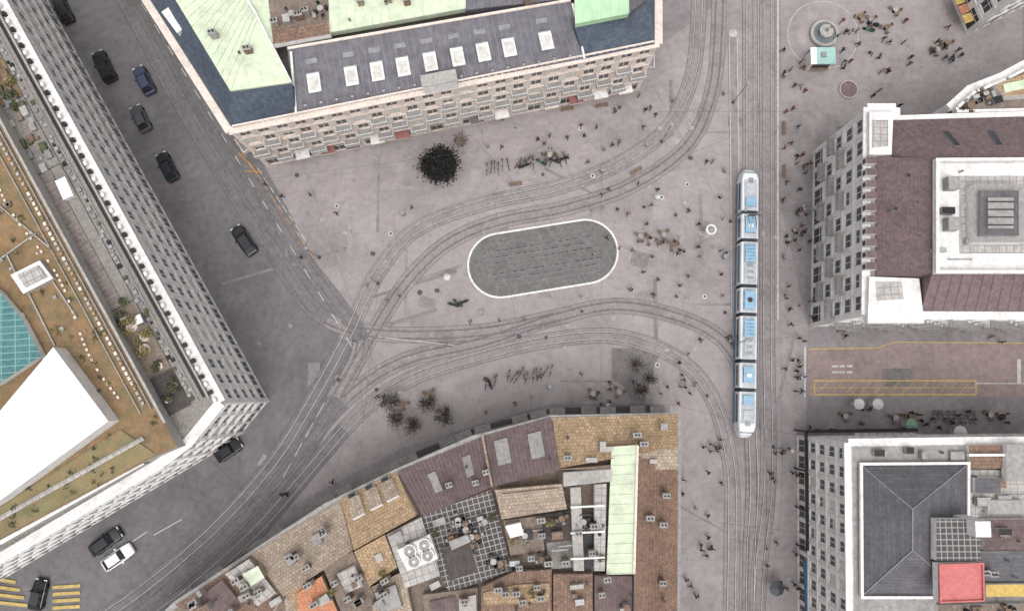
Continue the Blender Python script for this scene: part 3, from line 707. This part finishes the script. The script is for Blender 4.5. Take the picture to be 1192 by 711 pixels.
for a,b in zip(AW,AW[1:]): mb.beam(S(*a,3.4),S(*b,3.4),1.2,.15,M('dark_awning',(84,80,82),stain=.3))
mb.build('awnings',root)
# ------------------------------------------------------------------ trees
def tree(name,px,h,r,n,mat,size=.17,bare=False):
    root=empty(name); b=S(*px); mb=MB(); mb.tube((b.x,b.y,0),(b.x,b.y,h*.5),.14,bark,8,.09)
    for k in range(14):
        a=k*2.4; q=Vector((b.x+math.cos(a)*r*.85,b.y+math.sin(a)*r*.85,h*(.7+.25*random.random()))); s=Vector((b.x,b.y,h*(.35+.03*k)))
        mb.tube(s,q,.05,bark,5,.015)
        for j in range(4):
            s2=lerp(s,q,.35+.18*j); mb.tube(s2,s2+Vector((random.gauss(0,.5),random.gauss(0,.5),.4)),.02,bark,4,.008)
    mb.build('trunk',root); mb=MB(); leafball(mb,(b.x,b.y,h*.72),r,n,mat,size); mb.build('crown',root)
tree('evergreen_tree',(514,201),5.5,2.6,9000,leafD,.17)
for p in ((464,488),(484,494),(518,482),(458,468),(500,470)): tree('young_tree',p,4.0,1.5,480,leafT,.1)
for p in ((738,425),(754,440),(744,455)): tree('young_tree',p,3.2,1.2,200,leafT,.09)
tree('young_tree',(538,170),4,1.2,350,M('autumn_leaves',(150,136,126),(124,110,100),scale=3),.12)
# ------------------------------------------------------------------ vehicles
tyre=M('tyre_rubber',(28,28,28),stain=0,rough=.9)
carglass=M('car_glass',(30,34,40),stain=0,rough=.08,spec=.7)
lampm=M('headlamp',(225,225,220),stain=0,rough=.2); tail=M('tail_lamp',(150,24,24),stain=0,rough=.3)
def rsec(x,w,z0,z1,r=.12):
    return [(x,-w,z0),(x,w,z0),(x,w,z1-r),(x,w-r*.5,z1-r*.25),(x,w-r*1.3,z1),(x,-w+r*1.3,z1),(x,-w+r*.5,z1-r*.25),(x,-w,z1-r)]
def car(px,ang,paintm,name='parked_car',L=4.4,W=1.8,van=False):
    root=empty(name); mb=MB(); h=L/2; w=W/2
    st=[(-h,w*.72,.35,.78),(-h+.12,w*.9,.25,.9),(-h+.5,w*.98,.2,.97),(-.5,w,.2,.98),(.5,w,.2,.97),(h-1.1,w*.98,.2,.92),(h-.4,w*.94,.22,.82),(h-.1,w*.84,.28,.72),(h,w*.66,.35,.62)]
    mb.loft([rsec(*s) for s in st],paintm); mb.build('body',root,smooth=False)
    mb=MB(); zt=1.45 if not van else 1.9; x0,x1,x2,x3=(-h+.25,-h+.85,.45,h-1.25) if not van else (-h+.1,-h+.3,.9,h-.8)
    wt=w*.68
    lo=.95; V=[(x0,-w*.84,lo),(x3,-w*.84,lo-.03),(x3,w*.84,lo-.03),(x0,w*.84,lo),(x1,-wt,zt),(x2,-wt,zt),(x2,wt,zt),(x1,wt,zt)]
    mb.hexa(V,carglass); mb.build('windows',root)
    mb=MB(); rr=[(x1+.02,-wt+.02),(x2-.02,-wt+.02),(x2-.02,wt-.02),(x1+.02,wt-.02)]
    mb.hexa([(x,y,zt+.002) for x,y in rr]+[(x*.97,y*.9,zt+.06) for x,y in rr],paintm)
    for sx,tx in ((x0,x1),(x3,x2)):
        for s in (-1,1): mb.beam((sx,s*w*.84,lo),(tx,s*wt,zt),.07,.05,paintm)
    for s in (-1,1): 
        mb.box((.35,s*(w+.1)),(1,0),-.1,.1,-.11,.11,.9,1.03,paintm)
        mb.beam(((x1+x2)/2,s*w*.85,lo),((x1+x2)/2,s*wt,zt),.08,.04,paintm)
    mb.build('roof',root)
    mb=MB()
    for x in (-h+.8,h-.85):
        for s in (-1,1): mb.tube((x,s*(w-.2),.32),(x,s*(w+.01),.32),.32,tyre,14)
    mb.build('wheels',root); mb=MB()
    for s in (-1,1): mb.box((h-.13,s*w*.62),(1,0),-.1,.08,-.2,.2,.62,.74,lampm); mb.box((-h+.06,s*w*.7),(1,0),-.06,.06,-.16,.16,.7,.82,tail)
    mb.build('lights',root)
    p=S(*px); root.location=(p.x,p.y,.012); root.rotation_euler=(0,0,ang)
def cp(n,c): return M(n,c,var=.05,stain=.05,rough=.22,spec=.6,metal=.2)
blk=cp('black_car_paint',(42,44,48)); blu=cp('dark_blue_car_paint',(64,70,94)); wht=cp('white_car_paint',(228,228,228)); gry=cp('grey_car_paint',(84,86,90))
st=math.radians(118)
car((170,96),st,blu); car((197,196),st,blk); car((286,281),math.radians(125),blk,'black_taxi',4.6); car((124,80),st,blk,'parked_car',4.9,1.95,True); car((166,140),st,gry,'parked_car',4.0); car((76,14),st,blk)
car((140,647),math.radians(35),wht); car((126,629),math.radians(36),blk,'parked_car',4.6); car((48,690),math.radians(80),blk,'moving_car',4.0); car((268,523),math.radians(35),blk,'parked_car',3.8)
# tram
root=empty('articulated_tram'); 
tw=M('white_tram_paint',(226,230,234),(214,218,222),stain=.2,rough=.4); tbl=M('blue_tram_paint',(84,124,156),(72,108,140),stain=.2,rough=.4); tlb=M('light_blue_roof_pod',(146,178,200),(126,160,184),stain=.35,rough=.45)
tgr=M('tram_roof_grey',(184,187,190),(162,166,170),stain=.4,rough=.6,speck=.3); bel=M('bellows_rubber',(70,72,76),stain=.1)
a=S(874,194,3.2); b=S(870,510,3.2); Lt=(a-b).length; w=1.12
lens=[6.6,3.6,6.2,3.6,6.2,3.6,6.6]; sc=(Lt-6*.5)/sum(lens); y=Lt/2
mb=MB(); pos=[]
def sec(y,w,z0,z1,r=.25): return [(-w,y,z0),(w,y,z0),(w,y,z1-r),(w-r*.35,y,z1-r*.3),(w-r,y,z1),(-w+r,y,z1),(-w+r*.35,y,z1-r*.3),(-w,y,z1-r)]
for i,l in enumerate(lens):
    l*=sc; y1=y-l
    if i==0: ss=[sec(y,w*.45,.7,1.6),sec(y-.35,w*.7,.4,2.3),sec(y-.9,w*.88,.35,2.95),sec(y-1.6,w,.35,3.15),sec(y1,w,.35,3.2)]
    elif i==6: ss=[sec(y,w,.35,3.2),sec(y1+1.6,w,.35,3.15),sec(y1+.9,w*.88,.35,2.95),sec(y1+.35,w*.7,.4,2.3),sec(y1,w*.45,.7,1.6)]
    else: ss=[sec(y,w,.35,3.2),sec(y1,w,.35,3.2)]
    mb.loft([list(reversed(s)) for s in ss],tw); pos.append((y,y1)); y=y1-.5
mb.build('body',root)
mb=MB()
for i,(ya,yb) in enumerate(pos[:-1]):
    for k in range(4): mb.loft([list(reversed(sec(yb-.02-k*.12,w*(.9 if k%2 else .84),.45,3.1))),list(reversed(sec(yb-.12-k*.12,w*(.84 if k%2 else .9),.45,3.1)))],bel)
mb.build('bellows',root)
mb=MB()
for i,(ya,yb) in enumerate(pos):
    a0=ya-(2.0 if i==0 else .3); b0=yb+(2.0 if i==6 else .3)
    for s in (-1,1):
        mb.box((0,0),(0,1),b0,a0,s*(w-.01) if s>0 else -(w+.02),s*(w+.02) if s>0 else -(w-.01),1.45,2.45,carglass)
        mb.box((0,0),(0,1),yb+.05 if i<6 else yb+1.8,ya-.05 if i else ya-1.8,(w-.01) if s>0 else -(w+.025),(w+.025) if s>0 else -(w-.01),.4,1.1,tbl)
ya=pos[0][0]; yb=pos[6][1]
mb.hexa([(-.75,ya-.45,1.7),(.75,ya-.45,1.7),(.75,ya-.2,1.7),(-.75,ya-.2,1.7),(-.9,ya-1.25,3.0),(.9,ya-1.25,3.0),(.8,ya-.7,2.75),(-.8,ya-.7,2.75)],carglass)
mb.hexa([(-.75,yb+.2,1.7),(.75,yb+.2,1.7),(.75,yb+.45,1.7),(-.75,yb+.45,1.7),(-.8,yb+.7,2.75),(.8,yb+.7,2.75),(.9,yb+1.25,3.0),(-.9,yb+1.25,3.0)],carglass)
mb.build('windows',root)
mb=MB()
for i,(ya,yb) in enumerate(pos):
    if i: mb.box((0,0),(0,1),yb+.05 if i<6 else yb+1.9,ya-.05,-.86,.86,3.2,3.24,tgr)
    else: mb.box((0,0),(0,1),yb+.05,ya-1.8,-.86,.86,3.2,3.24,tgr)
    if 0<i<6:
        big=i in (2,4)
        y0,y1=(yb+.4,ya-.4)
        if big:
            m=(y0+y1)/2
            mb.box((0,0),(0,1),m+.1,y1,-.68,.68,3.24,3.55,tbl,tlb); mb.box((0,0),(0,1),y0,m-.3,-.62,.62,3.24,3.5,tw,tgr)
            for k in range(5): mb.box((0,0),(0,1),m+.4+k*.45,m+.48+k*.45,-.5,.5,3.55,3.58,tbl)
            for k in range(3): mb.box((0,0),(0,1),y0+.2+k*.8,y0+.6+k*.8,-.4,.4,3.5,3.55,steel)
        elif i==3:
            mb.box((0,0),(0,1),y0,y1,-.72,.72,3.24,3.55,tbl,tlb); mb.cyl((0,(y0+y1)/2),.35,3.55,3.6,tgr,12,cap=bel)
        else: mb.box((0,0),(0,1),y0+.3,y1-.1,-.68,.68,3.24,3.55,tbl,tlb); mb.box((0,0),(0,1),y0+1,y1-1,-.3,.3,3.55,3.65,tw)
    else:
        yy=(ya+yb)/2
        mb.box((0,0),(0,1),yy-.6,yy+.6,-.62,.62,3.24,3.45,tw,tgr); s=-1 if i==0 else 1
        mb.box((0,0),(0,1),yy+s*1.9-.6,yy+s*1.9+.6,-.68,.68,3.24,3.5,tbl,tlb)
        mb.box((0,0),(0,1),yy-s*1.1-.3,yy-s*1.1+.3,-.3,.3,3.24,3.34,steel)
mb.build('roof_equipment',root)
mb=MB(); yy=sum(pos[1])/2+.3
for s in (-1,1): mb.beam((s*.5,yy+1,3.75),(s*.35,yy-.8,4.7),.05,.05,black); mb.beam((s*.35,yy-.8,4.7),(s*.3,yy+.7,5.4),.04,.04,black)
mb.beam((-.8,yy+.7,5.45),(.8,yy+.7,5.45),.12,.05,black); mb.beam((-.5,yy+1,3.66),(.5,yy+1,3.66),.1,.08,black); mb.build('pantograph',root)
mb=MB()
for i in (0,2,4,6):
    ya,yb=pos[i]
    for yq in (ya-1.9,yb+1.7):
        for s in (-1,1): mb.tube((s*.95,yq,.33),(s*.8,yq,.33),.3,tyre,12)
mb.box((0,0),(0,1),-Lt/2+1,Lt/2-1,-.9,.9,.2,.42,black); mb.build('bogies',root)
m=(a+b)/2; root.location=(m.x,m.y,.08); root.rotation_euler=(0,0,math.atan2(-(a.x-b.x),(a.y-b.y)))
# ------------------------------------------------------------------ people
skin=M('skin',(196,150,124),var=.05,stain=0,rough=.6)
hair=M('hair',(46,36,30),rnd=[(30,26,24),(56,40,30),(96,74,50),(24,22,22),(120,110,100),(40,32,28)],stain=0)
coat=M('coat',(40,40,46),rnd=[(44,44,48),(38,40,50),(62,58,60),(84,86,92),(34,34,36),(110,60,60),(54,66,98),(150,146,142),(74,62,54),(40,42,44),(98,92,88),(180,176,172)],stain=0)
trou=M('trousers',(34,36,44),rnd=[(38,38,42),(50,58,80),(46,44,44),(70,68,66),(34,34,36)],stain=0)
shoe=M('shoe',(24,22,22),stain=0)
def person_mesh(i,pose):
    st_=pose.get('stride',0); sw=pose.get('swing',0)
    V=[((0,0,.96),.13),((0,0,1.14),.12),((0,0,1.34),.15),((0,.0,1.49),.055),((0,.02,1.57),.085),((0,.015,1.67),.085)]
    E=[(0,1),(1,2),(2,3),(3,4),(4,5)]
    for s in (-1,1):
        k=len(V); q=s*st_; w=-s*sw
        V+=[((s*.18,0,1.42),.07),((s*.225,w*.12-.02,1.17),.052),((s*.22,w*.26+.05+pose.get('fore',0),.95+pose.get('lift',0)),.036),((s*.215,w*.3+.07+pose.get('fore',0)*1.25,.87+pose.get('lift',0)*1.1),.03)]
        E+=[(2,k),(k,k+1),(k+1,k+2),(k+2,k+3)]
        k=len(V)
        V+=[((s*.095,0,.88),.1),((s*.1,q*.16+.03,.5),.066),((s*.1,q*.28-.02,.1+(.05 if q<0 else 0)),.045),((s*.105,q*.28+.13,.045),.038)]
        E+=[(0,k),(k,k+1),(k+1,k+2),(k+2,k+3)]
    me=bpy.data.meshes.new('tmp'); me.from_pydata([v[0] for v in V],E,[]); ob=bpy.data.objects.new('tmp',me); scene.collection.objects.link(ob)
    md=ob.modifiers.new('s','SKIN'); 
    sv=me.skin_vertices[0].data if me.skin_vertices else None
    if sv is None:
        bpy.context.view_layer.objects.active=ob; ob.update_tag(); bpy.context.view_layer.update(); sv=me.skin_vertices[0].data
    for j,v in enumerate(V): sv[j].radius=(v[1],v[1]*(.8 if j in(1,2) else 1)); sv[j].use_root=(j==0)
    md2=ob.modifiers.new('u','SUBSURF'); md2.levels=1; md2.render_levels=1
    dg=bpy.context.evaluated_depsgraph_get(); em=bpy.data.meshes.new_from_object(ob.evaluated_get(dg)); bpy.data.objects.remove(ob)
    mb=MB()
    for p in em.polygons:
        c=p.center; z=c.z; ax=abs(c.x)
        if z>1.5: mt=hair if (z>1.68 or c.y<.02) else skin
        elif z>1.46 and ax<.08: mt=skin
        elif ax>.18 and z<.93+pose.get('lift',0): mt=skin
        elif z>.75: mt=coat
        elif c.z<.09: mt=shoe
        else: mt=trou
        mb.poly([em.vertices[q].co.copy() for q in p.vertices],mt)
    for s in (-1,1):
        hv=Vector(V[9 if s<0 else 17][0])
        for f in range(4): mb.tube(hv+Vector((0,(f-1.5)*.018,-.02)),hv+Vector((-s*.01,(f-1.5)*.02,-.095+abs(f-1.3)*.008)),.009,skin,4,.006)
        mb.tube(hv+Vector((0,.03,.0)),hv+Vector((-s*.02,.06,-.05)),.01,skin,4,.007)
    mb.tube((0,.1,1.625),(0,.125,1.605),.012,skin,4,.014)
    if pose.get('bag'): mb.box((.3,0),(0,1),-.18,.18,-.06,.06,.55,.85,black)
    if pose.get('pack'): mb.hexa([(-.15,-.28,1.05),(.15,-.28,1.05),(.15,-.12,1.05),(-.15,-.12,1.05),(-.13,-.26,1.45),(.13,-.26,1.45),(.13,-.12,1.45),(-.13,-.12,1.45)],black)
    o=mb.build('person',smooth=True); m=o.data; bpy.data.objects.remove(o); return m
poses=[{}, {'stride':1,'swing':.7},{'stride':-1,'swing':-.7,'bag':1},{'stride':.7,'swing':.6,'pack':1},{'fore':.15,'lift':.12},{'stride':-.6,'swing':-.7},{}]
pm=[person_mesh(i,p) for i,p in enumerate(poses)]
def person(u,v,kind=None,z=.03,sit=False):
    p=S(u,v); o=bpy.data.objects.new('person',pm[kind] if kind is not None else random.choice(pm)); scene.collection.objects.link(o)
    s=random.uniform(.93,1.04); o.scale=(s,s,s); o.location=(p.x,p.y,z); o.rotation_euler=(0,0,random.uniform(0,6.28))
pts=[(362,228),(393,250),(480,243),(428,332),(585,141),(663,120),(676,148),(680,160),(694,150),(684,190),(750,130),(756,128),(762,136),(748,150),(752,170),(720,168),(600,150),(700,228),(708,222),(742,215),(764,222),(800,246),(812,262),(785,252),(748,318),(765,326),(733,338),(676,346),(760,344),(800,322),(786,346),(735,292),(742,282),(756,278),(768,284),(784,282),(790,292),(815,300),(821,190),(828,190),(752,262),(838,230),(840,255),(706,278),(720,290),(758,300),(690,296),(336,575),(450,350),(465,345),(330,575),(388,560),(592,438),(604,434),(630,438),(600,470),(567,442),(676,435),(710,446),(800,412),(790,422),(815,396),(846,394),(840,345),(838,320),(730,250),(718,245),(660,162),(568,172),(640,160),(352,300),(330,230),(310,216),(610,372),(520,400)]
for u,v in pts: person(u,v)
regs=[(908,180,944,380,34),(908,60,946,180,14),(940,20,1108,90,26),(908,376,936,480,11),(788,430,826,480,8),(792,500,838,700,22),(890,520,934,700,20),(1000,478,1180,498,14),(940,470,1010,498,4),(700,100,800,240,12),(720,250,846,340,8),(560,150,700,200,5),(540,365,700,380,2),(430,455,600,500,7),(955,382,1180,398,5),(1080,60,1140,90,6),(1020,80,1060,128,4),(640,440,780,468,8)]
for x0,y0,x1,y1,n in regs:
    k=0
    while k<n:
        u=random.uniform(x0,x1); v=random.uniform(y0,y1); g_=1 if random.random()<.65 else 2
        for j in range(g_): person(u+j*random.uniform(6,9)*random.choice([-1,1]),v+random.uniform(-5,5)); k+=1
# ------------------------------------------------------------------ bikes / scooters
def bikemesh():
    mb=MB()
    for x in (-.52,.52):
        for k in range(14):
            a=k*2*math.pi/14; b=(k+1)*2*math.pi/14
            mb.tube((x+.33*math.cos(a),0,.35+.33*math.sin(a)),(x+.33*math.cos(b),0,.35+.33*math.sin(b)),.022,tyre,4)
    fr=M('bicycle_frame',(60,60,60),rnd=[(50,50,54),(110,50,50),(60,80,110),(170,170,170),(70,100,80),(40,40,42)],stain=0)
    for a,b in (((-.52,.35),(-.1,.3)),((-.1,.3),(-.2,.85)),((-.52,.35),(-.18,.75)),((-.18,.75),(.38,.8)),((-.1,.3),(.36,.72)),((.52,.35),(.34,.95))): mb.tube((a[0],0,a[1]),(b[0],0,b[1]),.022,fr,5)
    mb.tube((.34,-.28,.98),(.34,.28,.98),.018,black,5); mb.box((-.22,0),(1,0),-.13,.13,-.07,.07,.86,.92,black); mb.box((.5,0),(1,0),.1,.36,-.14,.14,.75,.95,M('wicker',(110,96,80),stain=0))
    o=mb.build('bicycle'); m=o.data; bpy.data.objects.remove(o); return m
def scootermesh():
    mb=MB()
    for x in (-.55,.6): mb.tube((x,-.06,.25),(x,.06,.25),.25,tyre,12)
    sp=M('scooter_paint',(60,60,60),rnd=[(46,46,50),(200,200,200),(120,50,50),(70,110,90),(50,54,70)],stain=0)
    mb.loft([rsec(x,w,z0,z1,.06) for x,w,z0,z1 in ((-.85,.1,.45,.6),(-.6,.17,.35,.72),(-.1,.17,.3,.7),(0,.12,.25,.4),(.3,.14,.22,.32),(.42,.17,.25,.85),(.5,.1,.35,.95))],sp)
    mb.loft([rsec(x,w,.7,z1,.04) for x,w,z1 in ((-.7,.12,.8),(-.4,.16,.84),(-.05,.1,.8))],black)
    mb.tube((.42,-.33,1.02),(.42,.33,1.02),.025,black,5); mb.tube((.6,0,.25),(.42,0,1.0),.035,steel,6)
    o=mb.build('scooter'); m=o.data; bpy.data.objects.remove(o); return m
bm,sm=bikemesh(),scootermesh()
def put(name,mesh,u,v,ang,z=.02):
    p=S(u,v); o=bpy.data.objects.new(name,mesh); scene.collection.objects.link(o); o.location=(p.x,p.y,z); o.rotation_euler=(0,0,ang)
for u0,v0,n,du,dv,a in ((566,198,6,5,-.4,1.4),(602,193,5,5,-.5,1.2),(632,189,6,5,-.4,1.5),(592,440,7,5.5,-.8,1.3),(566,446,3,6,-1,1.0),(1084,487,9,6,0,1.5),(628,434,3,6,-.5,1.4)):
    for k in range(n): put('bicycle',bm,u0+k*du+random.uniform(-1.5,1.5),v0+k*dv+random.uniform(-3,3),a+random.uniform(-.5,.5))
for u,v in ((533,353),(528,355),(539,352),(1015,30),(1010,36),(570,446),(630,190),(645,188),(610,194),(655,186)): put('scooter',sm,u,v,random.uniform(0,3))
# ------------------------------------------------------------------ street furniture
def umbrella(u,v,r,mat):
    root=empty('parasol'); p=S(u,v,2.6); mb=MB(); mb.cyl((p.x,p.y),r,2.4,2.95,mat,8,r1=.06); mb.build('canopy',root)
    mb=MB(); mb.cyl((p.x,p.y),.035,0,2.9,steel,6); mb.cyl((p.x,p.y),.35,.01,.12,concrete,8); mb.build('pole',root)
for u,v,r in ((1001,470,.75),(1023,470,.75),(1119,503,.9),(520,322,.5),(905,685,1.0),(766,228,.4)): umbrella(u,v,r,frame if u!=905 else gry)
umbrella(1062,494,.8,M('green_parasol',(140,176,150)))
def tableset(u,v):
    root=empty('cafe_table_set'); mb=MB(); d=(1,0); p=S(u,v); z=.02
    mb.cyl(p.xy,.38,z+.7,z+.74,random.choice([concrete,wood,steel]),12); mb.cyl(p.xy,.04,z,z+.7,black,6); mb.cyl(p.xy,.25,z,z+.04,black,8); mb.build('table',root); mb=MB()
    for q in range(3):
        an=q*2.1+random.random(); cc=(p.x+.68*math.cos(an),p.y+.68*math.sin(an)); dd=(math.cos(an),math.sin(an))
        mb.box(cc,dd,-.2,.2,-.2,.2,z+.42,z+.46,wood); mb.box(cc,dd,.17,.2,-.2,.2,z+.46,z+.88,wood)
        for a_ in(-.18,.15):
            for b_ in (-.18,.15): mb.box(cc,dd,a_,a_+.03,b_,b_+.03,z,z+.42,black)
    mb.build('chairs',root)
for u,v in ((745,276),(757,280),(772,274),(782,286),(1000,22),(1012,26),(1040,14),(1030,34),(982,484),(1040,486),(1058,484),(1150,482),(640,182),(1088,60),(1100,52),(470,470),(500,458),(690,458),(720,456)): tableset(u,v)
root=empty('kiosk'); p=S(950,74); mb=MB(); mb.box(p.xy,(1,0),-1.5,1.5,-1.0,1.0,.01,2.5,white); mb.box(p.xy,(1,0),-1.2,1.2,1.0,1.04,1,2.1,glass); mb.box(p.xy,(1,0),-1.25,1.25,1.04,1.4,.95,1.0,wood); mb.build('walls',root)
mb=MB(); mb.box(p.xy,(1,0),-1.7,-.9,-1.15,1.2,2.5,2.7,whitebright); mb.box(p.xy,(1,0),-.9,1.65,-1.15,1.2,2.5,2.72,M('teal_roof',(146,184,176),(162,194,186),stain=.3)); mb.box(p.xy,(1,0),-.3,.3,-.4,.3,2.72,3.0,steel); mb.build('roof',root)
def ring(mb,c,r0,r1,z0,z1,mat,n=40):
    for k in range(n):
        a=2*math.pi*k/n;b=2*math.pi*(k+1)/n
        P=[(c.x+r1*math.cos(a),c.y+r1*math.sin(a)),(c.x+r1*math.cos(b),c.y+r1*math.sin(b)),(c.x+r0*math.cos(b),c.y+r0*math.sin(b)),(c.x+r0*math.cos(a),c.y+r0*math.sin(a))]
        P.reverse()
        mb.hexa([(*q,z0) for q in P]+[(*q,z1) for q in P],mat)
root=empty('stone_fountain'); c=S(958,41); mb=MB(); ring(mb,c,1.55,1.95,.01,.7,concrete); mb.cyl(c.xy,1.55,.01,.15,greyst,32); ring(mb,c,.5,.62,.5,1.3,white,20); mb.cyl(c.xy,.3,.15,2.2,greyst,12,.15); mb.cyl(c.xy,.95,1.31,1.42,concrete,24); mb.build('basin',root)
mb=MB(); mb.cyl(c.xy,1.54,.16,.5,M('fountain_water',(120,128,130),stain=0,rough=.1),32); mb.build('water',root)
mb=MB(); ring(mb,c,4.85,4.97,.008,.03,kerbm,72); mb.build('paving_circle')
mb=MB(); c=S(987,105); ring(mb,c,1.15,1.28,.01,.35,kerbm,32); mb.cyl(c.xy,1.14,.01,.1,M('red_planting',(132,114,112),speck=.5),24); mb.build('round_planter')
root=empty('advertising_column'); c=S(822,272); mb=MB(); mb.cyl(c.xy,.55,.01,2.8,white,20); ring(mb,c,.5,.7,2.81,2.95,white,20); mb.cyl(c.xy,.48,2.8,3.1,greyst,16,.1); mb.build('column',root)
# masts and wires
root=empty('overhead_wires'); mb=MB(); wm=M('wire',(80,78,78),stain=0)
for px,_ in tracks:
    C=line(px,3)
    for p,q in zip(C,C[1:]): mb.tube((p.x,p.y,5.6),(q.x,q.y,5.6),.012,wm,3)
spans=[((300,210),(560,175)),((345,170),(470,520)),((560,150),(620,480)),((270,195),(420,330)),((700,130),(700,478)),((760,100),(850,260)),((850,260),(945,240)),((765,130),(945,130)),((850,400),(940,390)),((780,470),(940,510)),((550,160),(640,256)),((110,80),(240,60)),((190,240),(300,180)),((240,530),(330,615)),((130,615),(200,700)),((770,600),(940,620)),((620,256),(850,160)),((420,520),(440,330)),((640,256),(720,400))]
for a,b in spans: mb.tube(S(*a,7),S(*b,7),.014,wm,3)
mb.build('wires',root)
for u,v in ((850,258),(852,400),(853,120),(440,330),(372,300),(900,520),(700,470),(770,165),(938,250)):
    root=empty('lamp_mast'); p=S(u,v); mb=MB(); mb.cyl(p.xy,.08,.01,7.5,steel,8,.05); mb.cyl(p.xy,.2,.01,.3,black,8); mb.build('pole',root)
    mb=MB(); mb.cyl(p.xy,.24,7.5,7.65,concrete,12,.12); mb.build('lamp_head',root)
for u,v in ((842,110),(843,200),(842,300),(700,200),(560,365),(912,90),(912,300),(930,440),(640,450),(470,250)):
    root=empty('litter_bin'); p=S(u,v); mb=MB(); mb.cyl(p.xy,.25,.02,.95,steel,12); mb.cyl(p.xy,.2,.95,1.0,black,12); mb.cyl(p.xy,.27,1.15,1.2,steel,12); mb.box(p.xy,(1,0),-.26,-.22,-.03,.03,.9,1.16,steel); mb.box(p.xy,(1,0),.22,.26,-.03,.03,.9,1.16,steel); mb.build('bin',root)
for u,v,a in ((600,215,.15),(740,200,.5),(660,128,.2),(700,124,.2),(912,200,1.57),(912,150,1.57)):
    root=empty('bench'); p=S(u,v); d=(math.cos(a),math.sin(a)); mb=MB()
    z0=.02
    for k in range(4): mb.box(p.xy,d,-.9,.9,-.24+k*.12,-.14+k*.12,z0+.42,z0+.46,wood)
    mb.build('seat',root); mb=MB(); 
    for x in (-.7,.7): mb.box(p.xy,d,x-.04,x+.04,-.22,.2,z0,z0+.42,black)
    mb.build('legs',root)
# ------------------------------------------------------------------ light, world, camera
w=bpy.data.worlds.new('World'); scene.world=w; w.use_nodes=True; nt=w.node_tree; bg=nt.nodes['Background']
sky=nt.nodes.new('ShaderNodeTexSky'); sky.sky_type='NISHITA'; sky.sun_disc=False; el,az=math.radians(72),math.radians(170)
sky.sun_elevation=el; sky.sun_rotation=az; sky.air_density=1; sky.dust_density=5; sky.ozone_density=1
hs=nt.nodes.new('ShaderNodeHueSaturation'); hs.inputs['Saturation'].default_value=.10; hs.inputs['Value'].default_value=1.4
nt.links.new(sky.outputs[0],hs.inputs['Color']); nt.links.new(hs.outputs[0],bg.inputs[0]); bg.inputs[1].default_value=.15
ld=bpy.data.lights.new('sun','SUN'); ld.energy=.6; ld.angle=math.radians(50); ld.color=(1,.98,.96)
lo=bpy.data.objects.new('sun',ld); scene.collection.objects.link(lo)
sd=Vector((math.sin(az)*math.cos(el),math.cos(az)*math.cos(el),math.sin(el))); lo.rotation_euler=sd.to_track_quat('Z','Y').to_euler(); lo.location=(0,0,60)
cd=bpy.data.cameras.new('camera'); cd.sensor_width=36; cd.lens=36*F/1192; cd.clip_end=3000; cd.clip_start=.5
co=bpy.data.objects.new('camera',cd); scene.collection.objects.link(co); co.location=(0,0,H); co.rotation_euler=(T,0,0); scene.camera=co
scene.view_settings.view_transform='Standard'; scene.view_settings.look='None'; scene.view_settings.exposure=0
